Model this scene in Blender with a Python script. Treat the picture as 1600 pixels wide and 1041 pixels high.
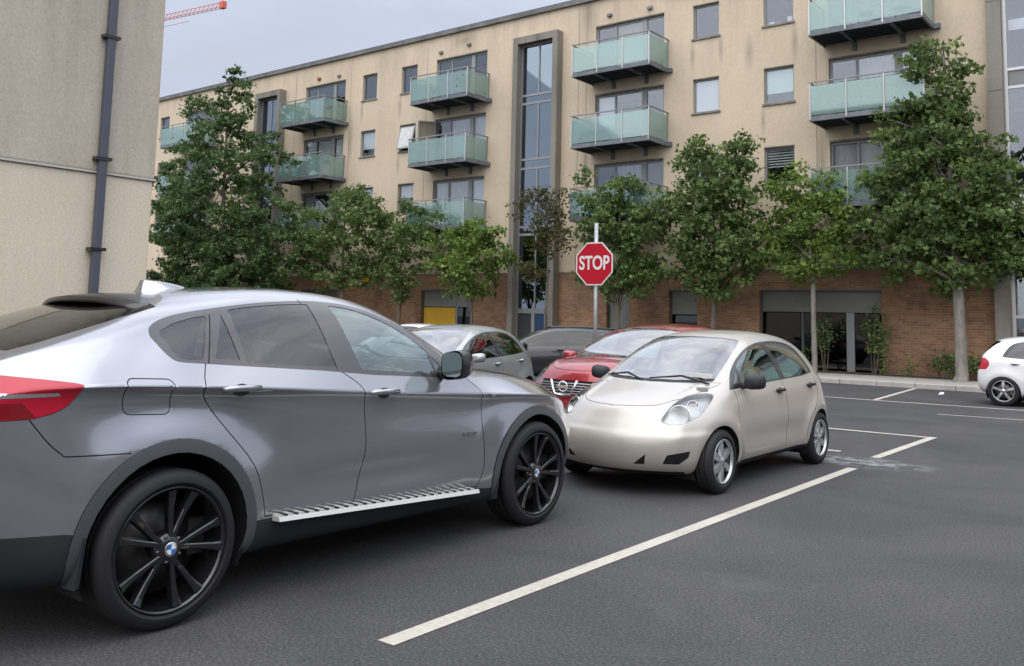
import bpy, bmesh, math, random
import numpy as np
from mathutils import Vector, Matrix, Euler
R = math.radians
for o in list(bpy.data.objects): bpy.data.objects.remove(o)
S = bpy.context.scene
COL = S.collection

# ------------------------------------------------------------------ camera
F_PX, CX, CY = 1410.0, 800.0, 345.5
cam_d = bpy.data.cameras.new("camera"); cam = bpy.data.objects.new("camera", cam_d); COL.objects.link(cam); S.camera = cam
cam_d.sensor_fit = 'HORIZONTAL'; cam_d.sensor_width = 36.0
cam_d.lens = 36.0 * F_PX / 1600.0
cam_d.shift_x = 0.0
cam_d.shift_y = -(1041 / 2 - CY) / 1600.0
cam_d.clip_start = 0.05; cam_d.clip_end = 2000
def cam_matrix(yaw, pitch, roll, loc):
    fwd = Vector((-math.sin(yaw) * math.cos(pitch), math.cos(yaw) * math.cos(pitch), math.sin(pitch)))
    right = Vector((math.cos(yaw), math.sin(yaw), 0)); up = right.cross(fwd)
    r2 = right * math.cos(roll) + up * math.sin(roll); u2 = up * math.cos(roll) - right * math.sin(roll)
    m = Matrix((r2, u2, -fwd)).transposed().to_4x4(); m.translation = loc
    return m
cam.matrix_world = cam_matrix(R(38.04), R(6.01), R(1.34), Vector((0, 0, 1.53)))

# ------------------------------------------------------------------ world, sun, exposure
SUN_EL, SUN_AZ = 52.0, 165.0      # azimuth: degrees clockwise from +Y of the direction the light comes from
W = bpy.data.worlds.new("World"); S.world = W; W.use_nodes = True
nt = W.node_tree; nt.nodes.clear()
def N(nt, t, **kw):
    n = nt.nodes.new(t)
    for k, v in kw.items():
        if k.startswith('i_'):
            key = k[2:]
            n.inputs[int(key) if key.isdigit() else key].default_value = v
        else: setattr(n, k, v)
    return n
def ramp(nt, stops, interp='LINEAR'):
    n = nt.nodes.new('ShaderNodeValToRGB'); cr = n.color_ramp; cr.interpolation = interp
    while len(cr.elements) < len(stops): cr.elements.new(0.5)
    for e, (p, c) in zip(cr.elements, stops):
        e.position = p; e.color = (*c, 1) if len(c) == 3 else c
    return n
sky = N(nt, 'ShaderNodeTexSky'); sky.sky_type = 'NISHITA'; sky.sun_disc = False
sky.sun_elevation = R(SUN_EL); sky.sun_rotation = R(SUN_AZ); sky.air_density = 1.0; sky.dust_density = 3.0
tc = N(nt, 'ShaderNodeTexCoord'); mp = N(nt, 'ShaderNodeMapping'); mp.inputs['Scale'].default_value = (1, 1, 3.2)
nz = N(nt, 'ShaderNodeTexNoise'); nz.inputs['Scale'].default_value = 2.2; nz.inputs['Detail'].default_value = 7; nz.inputs['Roughness'].default_value = .55; nz.inputs['Distortion'].default_value = .5
nt.links.new(tc.outputs['Generated'], mp.inputs[0]); nt.links.new(mp.outputs[0], nz.inputs[0])
crp = ramp(nt, [(.30, (5.0, 5.35, 6.3)), (.5, (5.4, 5.9, 7.0)), (.68, (7.0, 7.2, 7.8))])
nt.links.new(nz.outputs[0], crp.inputs[0])
mx = N(nt, 'ShaderNodeMix', data_type='RGBA'); mx.inputs[0].default_value = .86
nt.links.new(sky.outputs[0], mx.inputs[6]); nt.links.new(crp.outputs[0], mx.inputs[7])
# an overcast sky is brighter overhead than near the horizon
sxw = N(nt, 'ShaderNodeSeparateXYZ'); nt.links.new(tc.outputs['Generated'], sxw.inputs[0])
zen = ramp(nt, [(.0, (.62, .62, .62)), (.32, (.66, .66, .66)), (.6, (1.50, 1.45, 1.38)), (1.0, (2.2, 2.1, 1.96))]); nt.links.new(sxw.outputs[2], zen.inputs[0])
mz = N(nt, 'ShaderNodeMix', data_type='RGBA', blend_type='MULTIPLY'); mz.inputs[0].default_value = 1.0
nz2 = N(nt, 'ShaderNodeTexNoise'); nz2.inputs['Scale'].default_value = 3.4; nz2.inputs['Detail'].default_value = 8; nz2.inputs['Roughness'].default_value = .6; nz2.inputs['Distortion'].default_value = .15
mp2 = N(nt, 'ShaderNodeMapping'); mp2.inputs['Scale'].default_value = (1, 1, 1.6); mp2.inputs['Location'].default_value = (3, 1, 2); nt.links.new(tc.outputs['Generated'], mp2.inputs[0]); nt.links.new(mp2.outputs[0], nz2.inputs[0])
c2 = ramp(nt, [(.34, (.66, .68, .72)), (.5, (.95, .96, .98)), (.68, (1.25, 1.24, 1.22))]); nt.links.new(nz2.outputs[0], c2.inputs[0])
hi = N(nt, 'ShaderNodeMapRange'); hi.inputs[1].default_value = .28; hi.inputs[2].default_value = .5; nt.links.new(sxw.outputs[2], hi.inputs[0])
mc = N(nt, 'ShaderNodeMix', data_type='RGBA', blend_type='MULTIPLY'); nt.links.new(hi.outputs[0], mc.inputs[0]); nt.links.new(mx.outputs[2], mc.inputs[6]); nt.links.new(c2.outputs[0], mc.inputs[7])
nt.links.new(mc.outputs[2], mz.inputs[6]); nt.links.new(zen.outputs[0], mz.inputs[7])
bg = N(nt, 'ShaderNodeBackground'); bg.inputs[1].default_value = 0.118
nt.links.new(mz.outputs[2], bg.inputs[0])
wo = N(nt, 'ShaderNodeOutputWorld'); nt.links.new(bg.outputs[0], wo.inputs[0])
sl = bpy.data.lights.new("sun", 'SUN'); sl.energy = 1.35; sl.angle = R(110); sl.color = (1.0, .95, .88)
sun = bpy.data.objects.new("sun", sl); COL.objects.link(sun)
sd = Vector((math.sin(R(SUN_AZ)) * math.cos(R(SUN_EL)), math.cos(R(SUN_AZ)) * math.cos(R(SUN_EL)), math.sin(R(SUN_EL))))
sun.rotation_euler = sd.to_track_quat('Z', 'Y').to_euler()
S.view_settings.view_transform = 'Standard'; S.view_settings.look = 'None'; S.view_settings.gamma = 1.0
S.view_settings.exposure = 0.70
S.render.engine = 'CYCLES'; S.cycles.max_bounces = 8; S.cycles.transparent_max_bounces = 16
S.cycles.caustics_reflective = False; S.cycles.caustics_refractive = False

# ------------------------------------------------------------------ materials
MAT = {}
def pmat(name, col, rough=.6, metal=0., coat=0., spec=.5, noise=None, bump=None, emis=None, coatrough=.03, rnoise=None):
    """noise=(scale, amount, detail[, stretch]) varies the base colour; bump=(scale, strength, dist)"""
    m = bpy.data.materials.new(name); m.use_nodes = True; t = m.node_tree; b = t.nodes['Principled BSDF']
    b.inputs['Base Color'].default_value = (*col, 1); b.inputs['Roughness'].default_value = rough; b.inputs['Metallic'].default_value = metal
    b.inputs['Coat Weight'].default_value = coat; b.inputs['Coat Roughness'].default_value = coatrough; b.inputs['Specular IOR Level'].default_value = spec
    co = N(t, 'ShaderNodeTexCoord')
    if noise:
        mpn = N(t, 'ShaderNodeMapping'); t.links.new(co.outputs['Object'], mpn.inputs[0])
        if len(noise) > 3: mpn.inputs['Scale'].default_value = noise[3]
        n = N(t, 'ShaderNodeTexNoise'); n.inputs['Scale'].default_value = noise[0]; n.inputs['Detail'].default_value = noise[2]; n.inputs['Roughness'].default_value = .6
        t.links.new(mpn.outputs[0], n.inputs[0])
        a = noise[1]
        r = ramp(t, [(.3, tuple(c * (1 - a) for c in col)), (.7, tuple(min(1, c * (1 + a)) for c in col))])
        t.links.new(n.outputs[0], r.inputs[0]); t.links.new(r.outputs[0], b.inputs['Base Color'])
    if bump:
        n2 = N(t, 'ShaderNodeTexNoise'); n2.inputs['Scale'].default_value = bump[0]; n2.inputs['Detail'].default_value = 5
        t.links.new(co.outputs['Object'], n2.inputs[0])
        bp = N(t, 'ShaderNodeBump'); bp.inputs['Strength'].default_value = bump[1]; bp.inputs['Distance'].default_value = bump[2]
        t.links.new(n2.outputs[0], bp.inputs['Height']); t.links.new(bp.outputs[0], b.inputs['Normal'])
    if emis:
        b.inputs['Emission Color'].default_value = (*emis[0], 1); b.inputs['Emission Strength'].default_value = emis[1]
    MAT[name] = m
    return m
def glassmat(name, tint, refl=.06, rough=.0, ior=1.5, gcol=(1, 1, 1), diffuse=None):
    m = bpy.data.materials.new(name); m.use_nodes = True; t = m.node_tree; t.nodes.clear()
    tr = N(t, 'ShaderNodeBsdfTransparent'); tr.inputs[0].default_value = (*tint, 1)
    gl = N(t, 'ShaderNodeBsdfGlossy'); gl.inputs['Roughness'].default_value = rough; gl.inputs['Color'].default_value = (*gcol, 1)
    lw = N(t, 'ShaderNodeLayerWeight'); pw = N(t, 'ShaderNodeMath', operation='POWER'); pw.inputs[1].default_value = 4.0; t.links.new(lw.outputs['Facing'], pw.inputs[0])
    ad = N(t, 'ShaderNodeMath', operation='MULTIPLY_ADD'); ad.use_clamp = True; ad.inputs[1].default_value = .9; ad.inputs[2].default_value = refl + .03
    t.links.new(pw.outputs[0], ad.inputs[0])
    mxs = N(t, 'ShaderNodeMixShader'); t.links.new(ad.outputs[0], mxs.inputs[0])
    base = tr
    if diffuse:
        df = N(t, 'ShaderNodeBsdfDiffuse'); df.inputs[0].default_value = (*diffuse[0], 1)
        m2 = N(t, 'ShaderNodeMixShader'); m2.inputs[0].default_value = diffuse[1]
        t.links.new(tr.outputs[0], m2.inputs[1]); t.links.new(df.outputs[0], m2.inputs[2]); base = m2
    t.links.new(base.outputs[0], mxs.inputs[1]); t.links.new(gl.outputs[0], mxs.inputs[2])
    o = N(t, 'ShaderNodeOutputMaterial'); t.links.new(mxs.outputs[0], o.inputs[0])
    MAT[name] = m
    return m

def asphalt():
    m = bpy.data.materials.new('asphalt'); m.use_nodes = True; t = m.node_tree; b = t.nodes['Principled BSDF']
    co = N(t, 'ShaderNodeTexCoord')
    fine = N(t, 'ShaderNodeTexNoise', i_Scale=60., i_Detail=8., i_Roughness=.85); t.links.new(co.outputs['Object'], fine.inputs[0])
    big = N(t, 'ShaderNodeTexNoise', i_Scale=.55, i_Detail=6., i_Roughness=.62, i_Distortion=.6); t.links.new(co.outputs['Object'], big.inputs[0])
    vo = N(t, 'ShaderNodeTexVoronoi', i_Scale=75.); t.links.new(co.outputs['Object'], vo.inputs[0])
    r1 = ramp(t, [(.36, (.018, .018, .019)), (.50, (.052, .052, .054)), (.64, (.135, .134, .133))]); t.links.new(fine.outputs[0], r1.inputs[0])
    r2 = ramp(t, [(.3, (.74, .74, .76)), (.5, (1, 1, 1)), (.7, (1.28, 1.26, 1.24))]); t.links.new(big.outputs[0], r2.inputs[0])
    mul = N(t, 'ShaderNodeMix', data_type='RGBA', blend_type='MULTIPLY'); mul.inputs[0].default_value = 1
    t.links.new(r1.outputs[0], mul.inputs[6]); t.links.new(r2.outputs[0], mul.inputs[7])
    # sparse pale stone chips
    r3 = ramp(t, [(.0, (1, 1, 1)), (.1, (0, 0, 0))]); t.links.new(vo.outputs['Distance'], r3.inputs[0])
    wn = N(t, 'ShaderNodeTexNoise', i_Scale=35., i_Detail=2.); t.links.new(co.outputs['Object'], wn.inputs[0])
    r4 = ramp(t, [(.56, (0, 0, 0)), (.66, (1, 1, 1))]); t.links.new(wn.outputs[0], r4.inputs[0])
    m3 = N(t, 'ShaderNodeMath', operation='MULTIPLY'); t.links.new(r3.outputs[0], m3.inputs[0]); t.links.new(r4.outputs[0], m3.inputs[1])
    mx2 = N(t, 'ShaderNodeMix', data_type='RGBA'); mx2.inputs[7].default_value = (.26, .25, .23, 1)
    t.links.new(m3.outputs[0], mx2.inputs[0]); t.links.new(mul.outputs[2], mx2.inputs[6])
    # worn pale scuffs round the bay end, dark old oil drips inside the bays
    def blob(cx, cy, sx, sy, scale, lo, hi, off=0.):
        mpb = N(t, 'ShaderNodeMapping'); mpb.inputs['Location'].default_value = (-cx / sx, -cy / sy, 0); mpb.inputs['Scale'].default_value = (1 / sx, 1 / sy, 0)
        t.links.new(co.outputs['Object'], mpb.inputs[0])
        ln = N(t, 'ShaderNodeVectorMath', operation='LENGTH'); t.links.new(mpb.outputs[0], ln.inputs[0])
        sb = N(t, 'ShaderNodeMath', operation='SUBTRACT'); sb.use_clamp = True; sb.inputs[0].default_value = 1.0; t.links.new(ln.outputs['Value'], sb.inputs[1])
        nn = N(t, 'ShaderNodeTexNoise', i_Scale=scale, i_Detail=5., i_Roughness=.75); t.links.new(co.outputs['Object'], nn.inputs[0])
        rr = ramp(t, [(lo, (0, 0, 0)), (hi, (1, 1, 1))]); t.links.new(nn.outputs[0], rr.inputs[0])
        mm = N(t, 'ShaderNodeMath', operation='MULTIPLY'); t.links.new(sb.outputs[0], mm.inputs[0]); t.links.new(rr.outputs[0], mm.inputs[1])
        return mm
    sc1 = blob(-3.25, 10.55, .9, .5, 5., .46, .56)
    mx3 = N(t, 'ShaderNodeMix', data_type='RGBA'); mx3.inputs[7].default_value = (.30, .30, .31, 1)
    t.links.new(sc1.outputs[0], mx3.inputs[0]); t.links.new(mx2.outputs[2], mx3.inputs[6])
    sc2 = blob(-2.5, 4.8, 3.5, 3.5, .7, .56, .7)
    mx4 = N(t, 'ShaderNodeMix', data_type='RGBA'); mx4.inputs[7].default_value = (.12, .12, .12, 1)
    s5 = N(t, 'ShaderNodeMath', operation='MULTIPLY'); s5.inputs[1].default_value = .35; t.links.new(sc2.outputs[0], s5.inputs[0])
    t.links.new(s5.outputs[0], mx4.inputs[0]); t.links.new(mx3.outputs[2], mx4.inputs[6])
    t.links.new(mx4.outputs[2], b.inputs['Base Color'])
    b.inputs['Roughness'].default_value = .82; b.inputs['Specular IOR Level'].default_value = .35
    bp = N(t, 'ShaderNodeBump', i_Strength=.55, i_Distance=.004); t.links.new(fine.outputs[0], bp.inputs['Height']); t.links.new(bp.outputs[0], b.inputs['Normal'])
    MAT['asphalt'] = m
asphalt()

def linepaint():
    m = bpy.data.materials.new('line_paint'); m.use_nodes = True; t = m.node_tree; b = t.nodes['Principled BSDF']
    co = N(t, 'ShaderNodeTexCoord')
    n = N(t, 'ShaderNodeTexNoise', i_Scale=28., i_Detail=8., i_Roughness=.8); t.links.new(co.outputs['Object'], n.inputs[0])
    n2 = N(t, 'ShaderNodeTexNoise', i_Scale=2.2, i_Detail=4.); t.links.new(co.outputs['Object'], n2.inputs[0])
    a = N(t, 'ShaderNodeMath', operation='MULTIPLY_ADD'); a.inputs[1].default_value = .45; t.links.new(n2.outputs[0], a.inputs[0]); t.links.new(n.outputs[0], a.inputs[2])
    r = ramp(t, [(.50, (.12, .12, .12)), (.58, (.36, .345, .29)), (.78, (.49, .47, .40))]); t.links.new(a.outputs[0], r.inputs[0])
    t.links.new(r.outputs[0], b.inputs['Base Color']); b.inputs['Roughness'].default_value = .75
    MAT['line_paint'] = m
linepaint()

def render_wall(name, base, dirt, top, streak=1.0, zs=(3.15, 13.3), stains=(), grain=(.86, 1.1), gs=14.):
    """stained render / concrete: blotches, vertical rain streaks, darker under the roof edge"""
    m = bpy.data.materials.new(name); m.use_nodes = True; t = m.node_tree; b = t.nodes['Principled BSDF']
    co = N(t, 'ShaderNodeTexCoord')
    mp1 = N(t, 'ShaderNodeMapping'); mp1.inputs['Scale'].default_value = (1.1, 1.1, .13); t.links.new(co.outputs['Object'], mp1.inputs[0])
    st = N(t, 'ShaderNodeTexNoise', i_Scale=1.5, i_Detail=7., i_Roughness=.7); t.links.new(mp1.outputs[0], st.inputs[0])
    bl = N(t, 'ShaderNodeTexNoise', i_Scale=.35, i_Detail=6., i_Roughness=.6); t.links.new(co.outputs['Object'], bl.inputs[0])
    fn = N(t, 'ShaderNodeTexNoise', i_Scale=float(gs), i_Detail=6., i_Roughness=.7); t.links.new(co.outputs['Object'], fn.inputs[0])
    sx = N(t, 'ShaderNodeSeparateXYZ'); t.links.new(co.outputs['Object'], sx.inputs[0])
    mr = N(t, 'ShaderNodeMapRange'); mr.inputs[1].default_value = zs[0]; mr.inputs[2].default_value = zs[1]; t.links.new(sx.outputs[2], mr.inputs[0])
    zr = ramp(t, [(0, (.5, .5, .5)), (.12, (.15, .15, .15)), (.6, (.25, .25, .25)), (.85, (.6, .6, .6)), (1, (1, 1, 1))]); t.links.new(mr.outputs[0], zr.inputs[0])
    sr = ramp(t, [(.44, (0, 0, 0)), (.80, (1, 1, 1))]); t.links.new(st.outputs[0], sr.inputs[0])
    m1 = N(t, 'ShaderNodeMath', operation='MULTIPLY'); t.links.new(zr.outputs[0], m1.inputs[0]); t.links.new(sr.outputs[0], m1.inputs[1])
    m2 = N(t, 'ShaderNodeMath', operation='MULTIPLY'); m2.inputs[1].default_value = streak; m2.use_clamp = True; t.links.new(m1.outputs[0], m2.inputs[0])
    br = ramp(t, [(.3, base), (.7, top)]); t.links.new(bl.outputs[0], br.inputs[0])
    mx = N(t, 'ShaderNodeMix', data_type='RGBA'); mx.inputs[7].default_value = (*dirt, 1)
    last = m2
    for (px, pz, wx_, wz_) in stains:       # drips below sills, balconies and vents
        ms = N(t, 'ShaderNodeMapping'); ms.inputs['Location'].default_value = (-px / wx_, 0, -pz / wz_); ms.inputs['Scale'].default_value = (1 / wx_, 0, 1 / wz_); t.links.new(co.outputs['Object'], ms.inputs[0])
        ln = N(t, 'ShaderNodeVectorMath', operation='LENGTH'); t.links.new(ms.outputs[0], ln.inputs[0])
        sb = N(t, 'ShaderNodeMath', operation='SUBTRACT'); sb.use_clamp = True; sb.inputs[0].default_value = 1.; t.links.new(ln.outputs['Value'], sb.inputs[1])
        mq = N(t, 'ShaderNodeMath', operation='MULTIPLY'); t.links.new(sb.outputs[0], mq.inputs[0]); t.links.new(fn.outputs[0], mq.inputs[1])
        ad = N(t, 'ShaderNodeMath', operation='MULTIPLY_ADD'); ad.use_clamp = True; ad.inputs[1].default_value = 1.5; t.links.new(mq.outputs[0], ad.inputs[0]); t.links.new(last.outputs[0], ad.inputs[2]); last = ad
    t.links.new(last.outputs[0], mx.inputs[0]); t.links.new(br.outputs[0], mx.inputs[6])
    fr = ramp(t, [(.3, (grain[0],) * 3), (.7, (grain[1],) * 3)]); t.links.new(fn.outputs[0], fr.inputs[0])
    mu = N(t, 'ShaderNodeMix', data_type='RGBA', blend_type='MULTIPLY'); mu.inputs[0].default_value = .7
    t.links.new(mx.outputs[2], mu.inputs[6]); t.links.new(fr.outputs[0], mu.inputs[7])
    t.links.new(mu.outputs[2], b.inputs['Base Color']); b.inputs['Roughness'].default_value = .9; b.inputs['Specular IOR Level'].default_value = .2
    bp = N(t, 'ShaderNodeBump', i_Strength=.3, i_Distance=.01); t.links.new(fn.outputs[0], bp.inputs['Height']); t.links.new(bp.outputs[0], b.inputs['Normal'])
    MAT[name] = m
render_wall('facade_render', (.58, .485, .36), (.33, .275, .22), (.66, .56, .425), .8, stains=[(-11.6, 10.2, .22, .75), (-13.62, 10.4, .12, .6), (-12.6, 10.5, .12, .6), (-11.15, 7.9, .10, .55), (-10.1, 10.3, .14, .8), (-10.6, 12.5, 1.4, .6), (-13.2, 12.9, 2.2, .7), (-8.9, 8.9, .25, 1.5), (-9.3, 6.4, .2, 1.4), (-29.9, 10.5, .14, .7), (-27.5, 10.4, .14, .7), (-27.5, 7.9, .14, .6), (-23.9, 12.75, .7, .35), (-17.8, 12.6, .3, 1.2), (-30.6, 9.2, .2, 1.4), (-17.9, 6.6, .2, 1.6)])
render_wall('near_concrete', (.46, .415, .34), (.17, .155, .13), (.57, .52, .43), 1.7, (1.5, 6.5), grain=(.74, 1.16), gs=38)
render_wall('near_concrete_low', (.64, .57, .44), (.32, .275, .21), (.74, .665, .525), .8, (-1, 6), grain=(.78, 1.14), gs=38)
render_wall('pier_concrete', (.23, .215, .19), (.08, .075, .07), (.29, .27, .235), 1.4, (2, 12.5))

def brick():
    m = bpy.data.materials.new('brick'); m.use_nodes = True; t = m.node_tree; b = t.nodes['Principled BSDF']
    co = N(t, 'ShaderNodeTexCoord'); mpn = N(t, 'ShaderNodeMapping'); mpn.inputs['Rotation'].default_value = (R(90), 0, 0); t.links.new(co.outputs['Object'], mpn.inputs[0])
    br = N(t, 'ShaderNodeTexBrick'); t.links.new(mpn.outputs[0], br.inputs[0])
    br.inputs['Color1'].default_value = (.25, .125, .066, 1); br.inputs['Color2'].default_value = (.37, .215, .12, 1); br.inputs['Mortar'].default_value = (.27, .22, .17, 1)
    br.inputs['Scale'].default_value = 1.0; br.inputs['Brick Width'].default_value = .225; br.inputs['Row Height'].default_value = .075; br.inputs['Mortar Size'].default_value = .009; br.inputs['Bias'].default_value = -.2
    n = N(t, 'ShaderNodeTexNoise', i_Scale=1.1, i_Detail=6., i_Roughness=.65); t.links.new(co.outputs['Object'], n.inputs[0])
    r = ramp(t, [(.3, (.62, .6, .6)), (.7, (1.3, 1.28, 1.25))]); t.links.new(n.outputs[0], r.inputs[0])
    mu = N(t, 'ShaderNodeMix', data_type='RGBA', blend_type='MULTIPLY'); mu.inputs[0].default_value = 1
    t.links.new(br.outputs[0], mu.inputs[6]); t.links.new(r.outputs[0], mu.inputs[7]); t.links.new(mu.outputs[2], b.inputs['Base Color'])
    b.inputs['Roughness'].default_value = .9
    bp = N(t, 'ShaderNodeBump', i_Strength=.5, i_Distance=.01); bp.invert = True; t.links.new(br.outputs['Fac'], bp.inputs['Height']); t.links.new(bp.outputs[0], b.inputs['Normal'])
    MAT['brick'] = m
brick()
def leafmat(name, stops):
    m = bpy.data.materials.new(name); m.use_nodes = True; t = m.node_tree; t.nodes.clear()
    at = N(t, 'ShaderNodeAttribute'); at.attribute_name = 'tone'
    r = ramp(t, stops); t.links.new(at.outputs['Fac'], r.inputs[0])
    d = N(t, 'ShaderNodeBsdfPrincipled'); d.inputs['Roughness'].default_value = .5; d.inputs['Specular IOR Level'].default_value = .35; t.links.new(r.outputs[0], d.inputs['Base Color'])
    tr = N(t, 'ShaderNodeBsdfTranslucent'); t.links.new(r.outputs[0], tr.inputs[0])
    mx = N(t, 'ShaderNodeMixShader'); mx.inputs[0].default_value = .42; t.links.new(d.outputs[0], mx.inputs[1]); t.links.new(tr.outputs[0], mx.inputs[2])
    o = N(t, 'ShaderNodeOutputMaterial'); t.links.new(mx.outputs[0], o.inputs[0]); MAT[name] = m
leafmat('leaf_green', [(0, (.055, .095, .033)), (.5, (.125, .20, .058)), (.85, (.20, .28, .085)), (1, (.27, .33, .12))])
leafmat('leaf_bright', [(0, (.065, .115, .03)), (.5, (.155, .25, .052)), (.85, (.25, .35, .08)), (1, (.32, .39, .10))])
leafmat('leaf_dark', [(0, (.036, .070, .028)), (.5, (.080, .142, .048)), (.85, (.15, .225, .075)), (1, (.22, .28, .10))])
leafmat('leaf_russet', [(0, (.05, .05, .025)), (.5, (.10, .10, .04)), (.85, (.17, .15, .05)), (1, (.2, .2, .06))])

pmat('bark', (.13, .105, .085), .95, noise=(9, .4, 5, (1, 1, .3)))
pmat('bark_pale', (.22, .205, .18), .95, noise=(9, .35, 5, (1, 1, .3)))
pmat('suv_paint', (.34, .348, .37), .17, .72, 1.0, noise=(900, .08, 2))
pmat('silver_paint', (.44, .465, .475), .34, .6, .8)
pmat('beige_paint', (.48, .458, .415), .38, .3, .7, coatrough=.08)
pmat('red_paint', (.30, .012, .022), .3, .35, 1.0)
pmat('white_paint', (.72, .72, .72), .35, 0, 1.0)
pmat('navy_paint', (.022, .022, .03), .3, .3, 1.0)
pmat('black_trim', (.016, .016, .018), .35, 0, .4)
pmat('pillar_trim', (.035, .03, .033), .25, 0, .8)
pmat('black_plastic', (.020, .022, .026), .65)
pmat('cladding', (.075, .078, .086), .42)
pmat('under_black', (.006, .006, .007), .9)
pmat('seam_black', (.008, .008, .009), .8)
pmat('rubber', (.010, .010, .011), .7, bump=(60, .2, .002))
pmat('rim_black', (.012, .012, .013), .22, .2, .8)
pmat('rim_silver', (.50, .51, .53), .34, .8)
pmat('disc_metal', (.12, .115, .11), .45, .9)
pmat('chrome', (.75, .75, .76), .12, 1.0)
pmat('dull_metal', (.52, .53, .54), .4, .8)
pmat('step_metal', (.70, .69, .66), .4, .35)
pmat('galvanised', (.42, .44, .45), .45, .6, noise=(14, .15, 4))
pmat('interior_dark', (.035, .036, .042), .85)
pmat('interior_grey', (.15, .15, .155), .85)
pmat('interior_beige', (.32, .27, .2), .8)
pmat('interior_red', (.45, .10, .06), .7)
pmat('lamp_red', (.42, .006, .025), .3, 0, .25)
pmat('lamp_red_deep', (.20, .003, .008), .12, 0, 1.0)
pmat('lamp_silver', (.62, .62, .63), .18, .8, .5)
pmat('lamp_amber', (.55, .22, .03), .2, 0, 1)
pmat('lamp_inner', (.22, .22, .23), .25, .6)
pmat('pipe_grey', (.075, .085, .11), .5)
pmat('frame_grey', (.27, .28, .29), .5, .3)
pmat('frame_dark', (.10, .105, .115), .5, .3)
pmat('slab_steel', (.15, .165, .185), .55, .2, noise=(3, .25, 5))
pmat('slab_under', (.05, .055, .065), .8)
pmat('sill_stone', (.20, .19, .165), .85, noise=(4, .35, 5))
pmat('parapet', (.14, .14, .135), .7, noise=(2, .4, 5))
pmat('panel_grey', (.17, .175, .17), .6, noise=(1.2, .15, 5))
pmat('panel_pale', (.21, .215, .21), .6, noise=(1.2, .12, 5))
pmat('panel_yellow', (.62, .36, .012), .5, noise=(2, .08, 3))
pmat('blue_panel', (.01, .05, .13), .35)
pmat('blind_white', (.80, .82, .82), .8)
pmat('blind_green', (.66, .80, .74), .8)
pmat('curtain', (.58, .59, .59), .9, noise=(9, .25, 3, (3, 3, .2)))
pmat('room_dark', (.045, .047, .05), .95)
pmat('pavement', (.36, .34, .31), .9, noise=(3, .16, 8))
pmat('kerb_stone', (.42, .41, .38), .85, noise=(4, .15, 6))
pmat('soil', (.06, .05, .035), .95, noise=(8, .4, 5))
pmat('sign_red', (.50, .006, .025), .35)
pmat('sign_white', (.80, .78, .78), .4)
pmat('crane_red', (.60, .12, .07), .6)
pmat('paper_white', (.75, .76, .76), .7)
pmat('pot_brown', (.30, .10, .05), .8)
pmat('ivory_paint', (.50, .49, .45), .7)
glassmat('pane_dark', (.30, .33, .35), .04)
glassmat('pane', (.90, .92, .94), .09, .0, 1.5, (.85, .92, 1.0))
glassmat('pane_blue', (.16, .24, .34), .27, .02, 1.5, (.72, .86, 1.0))
glassmat('car_glass', (.58, .70, .68), .15, gcol=(.88, 1, 1))
glassmat('car_glass_tint', (.26, .29, .29), .055)
pmat('lamp_back', (.46, .47, .47), .3, .5)
pmat('render_grey', (.20, .20, .20), .85, noise=(.5, .2, 5))
glassmat('screen_glass', (.58, .68, .66), .22)
glassmat('balcony_glass', (.66, .80, .77), .12, .04, 1.45, (.85, .98, 1), diffuse=((.36, .50, .47), .30))
glassmat('headlamp_glass', (.85, .86, .86), .06)

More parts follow.
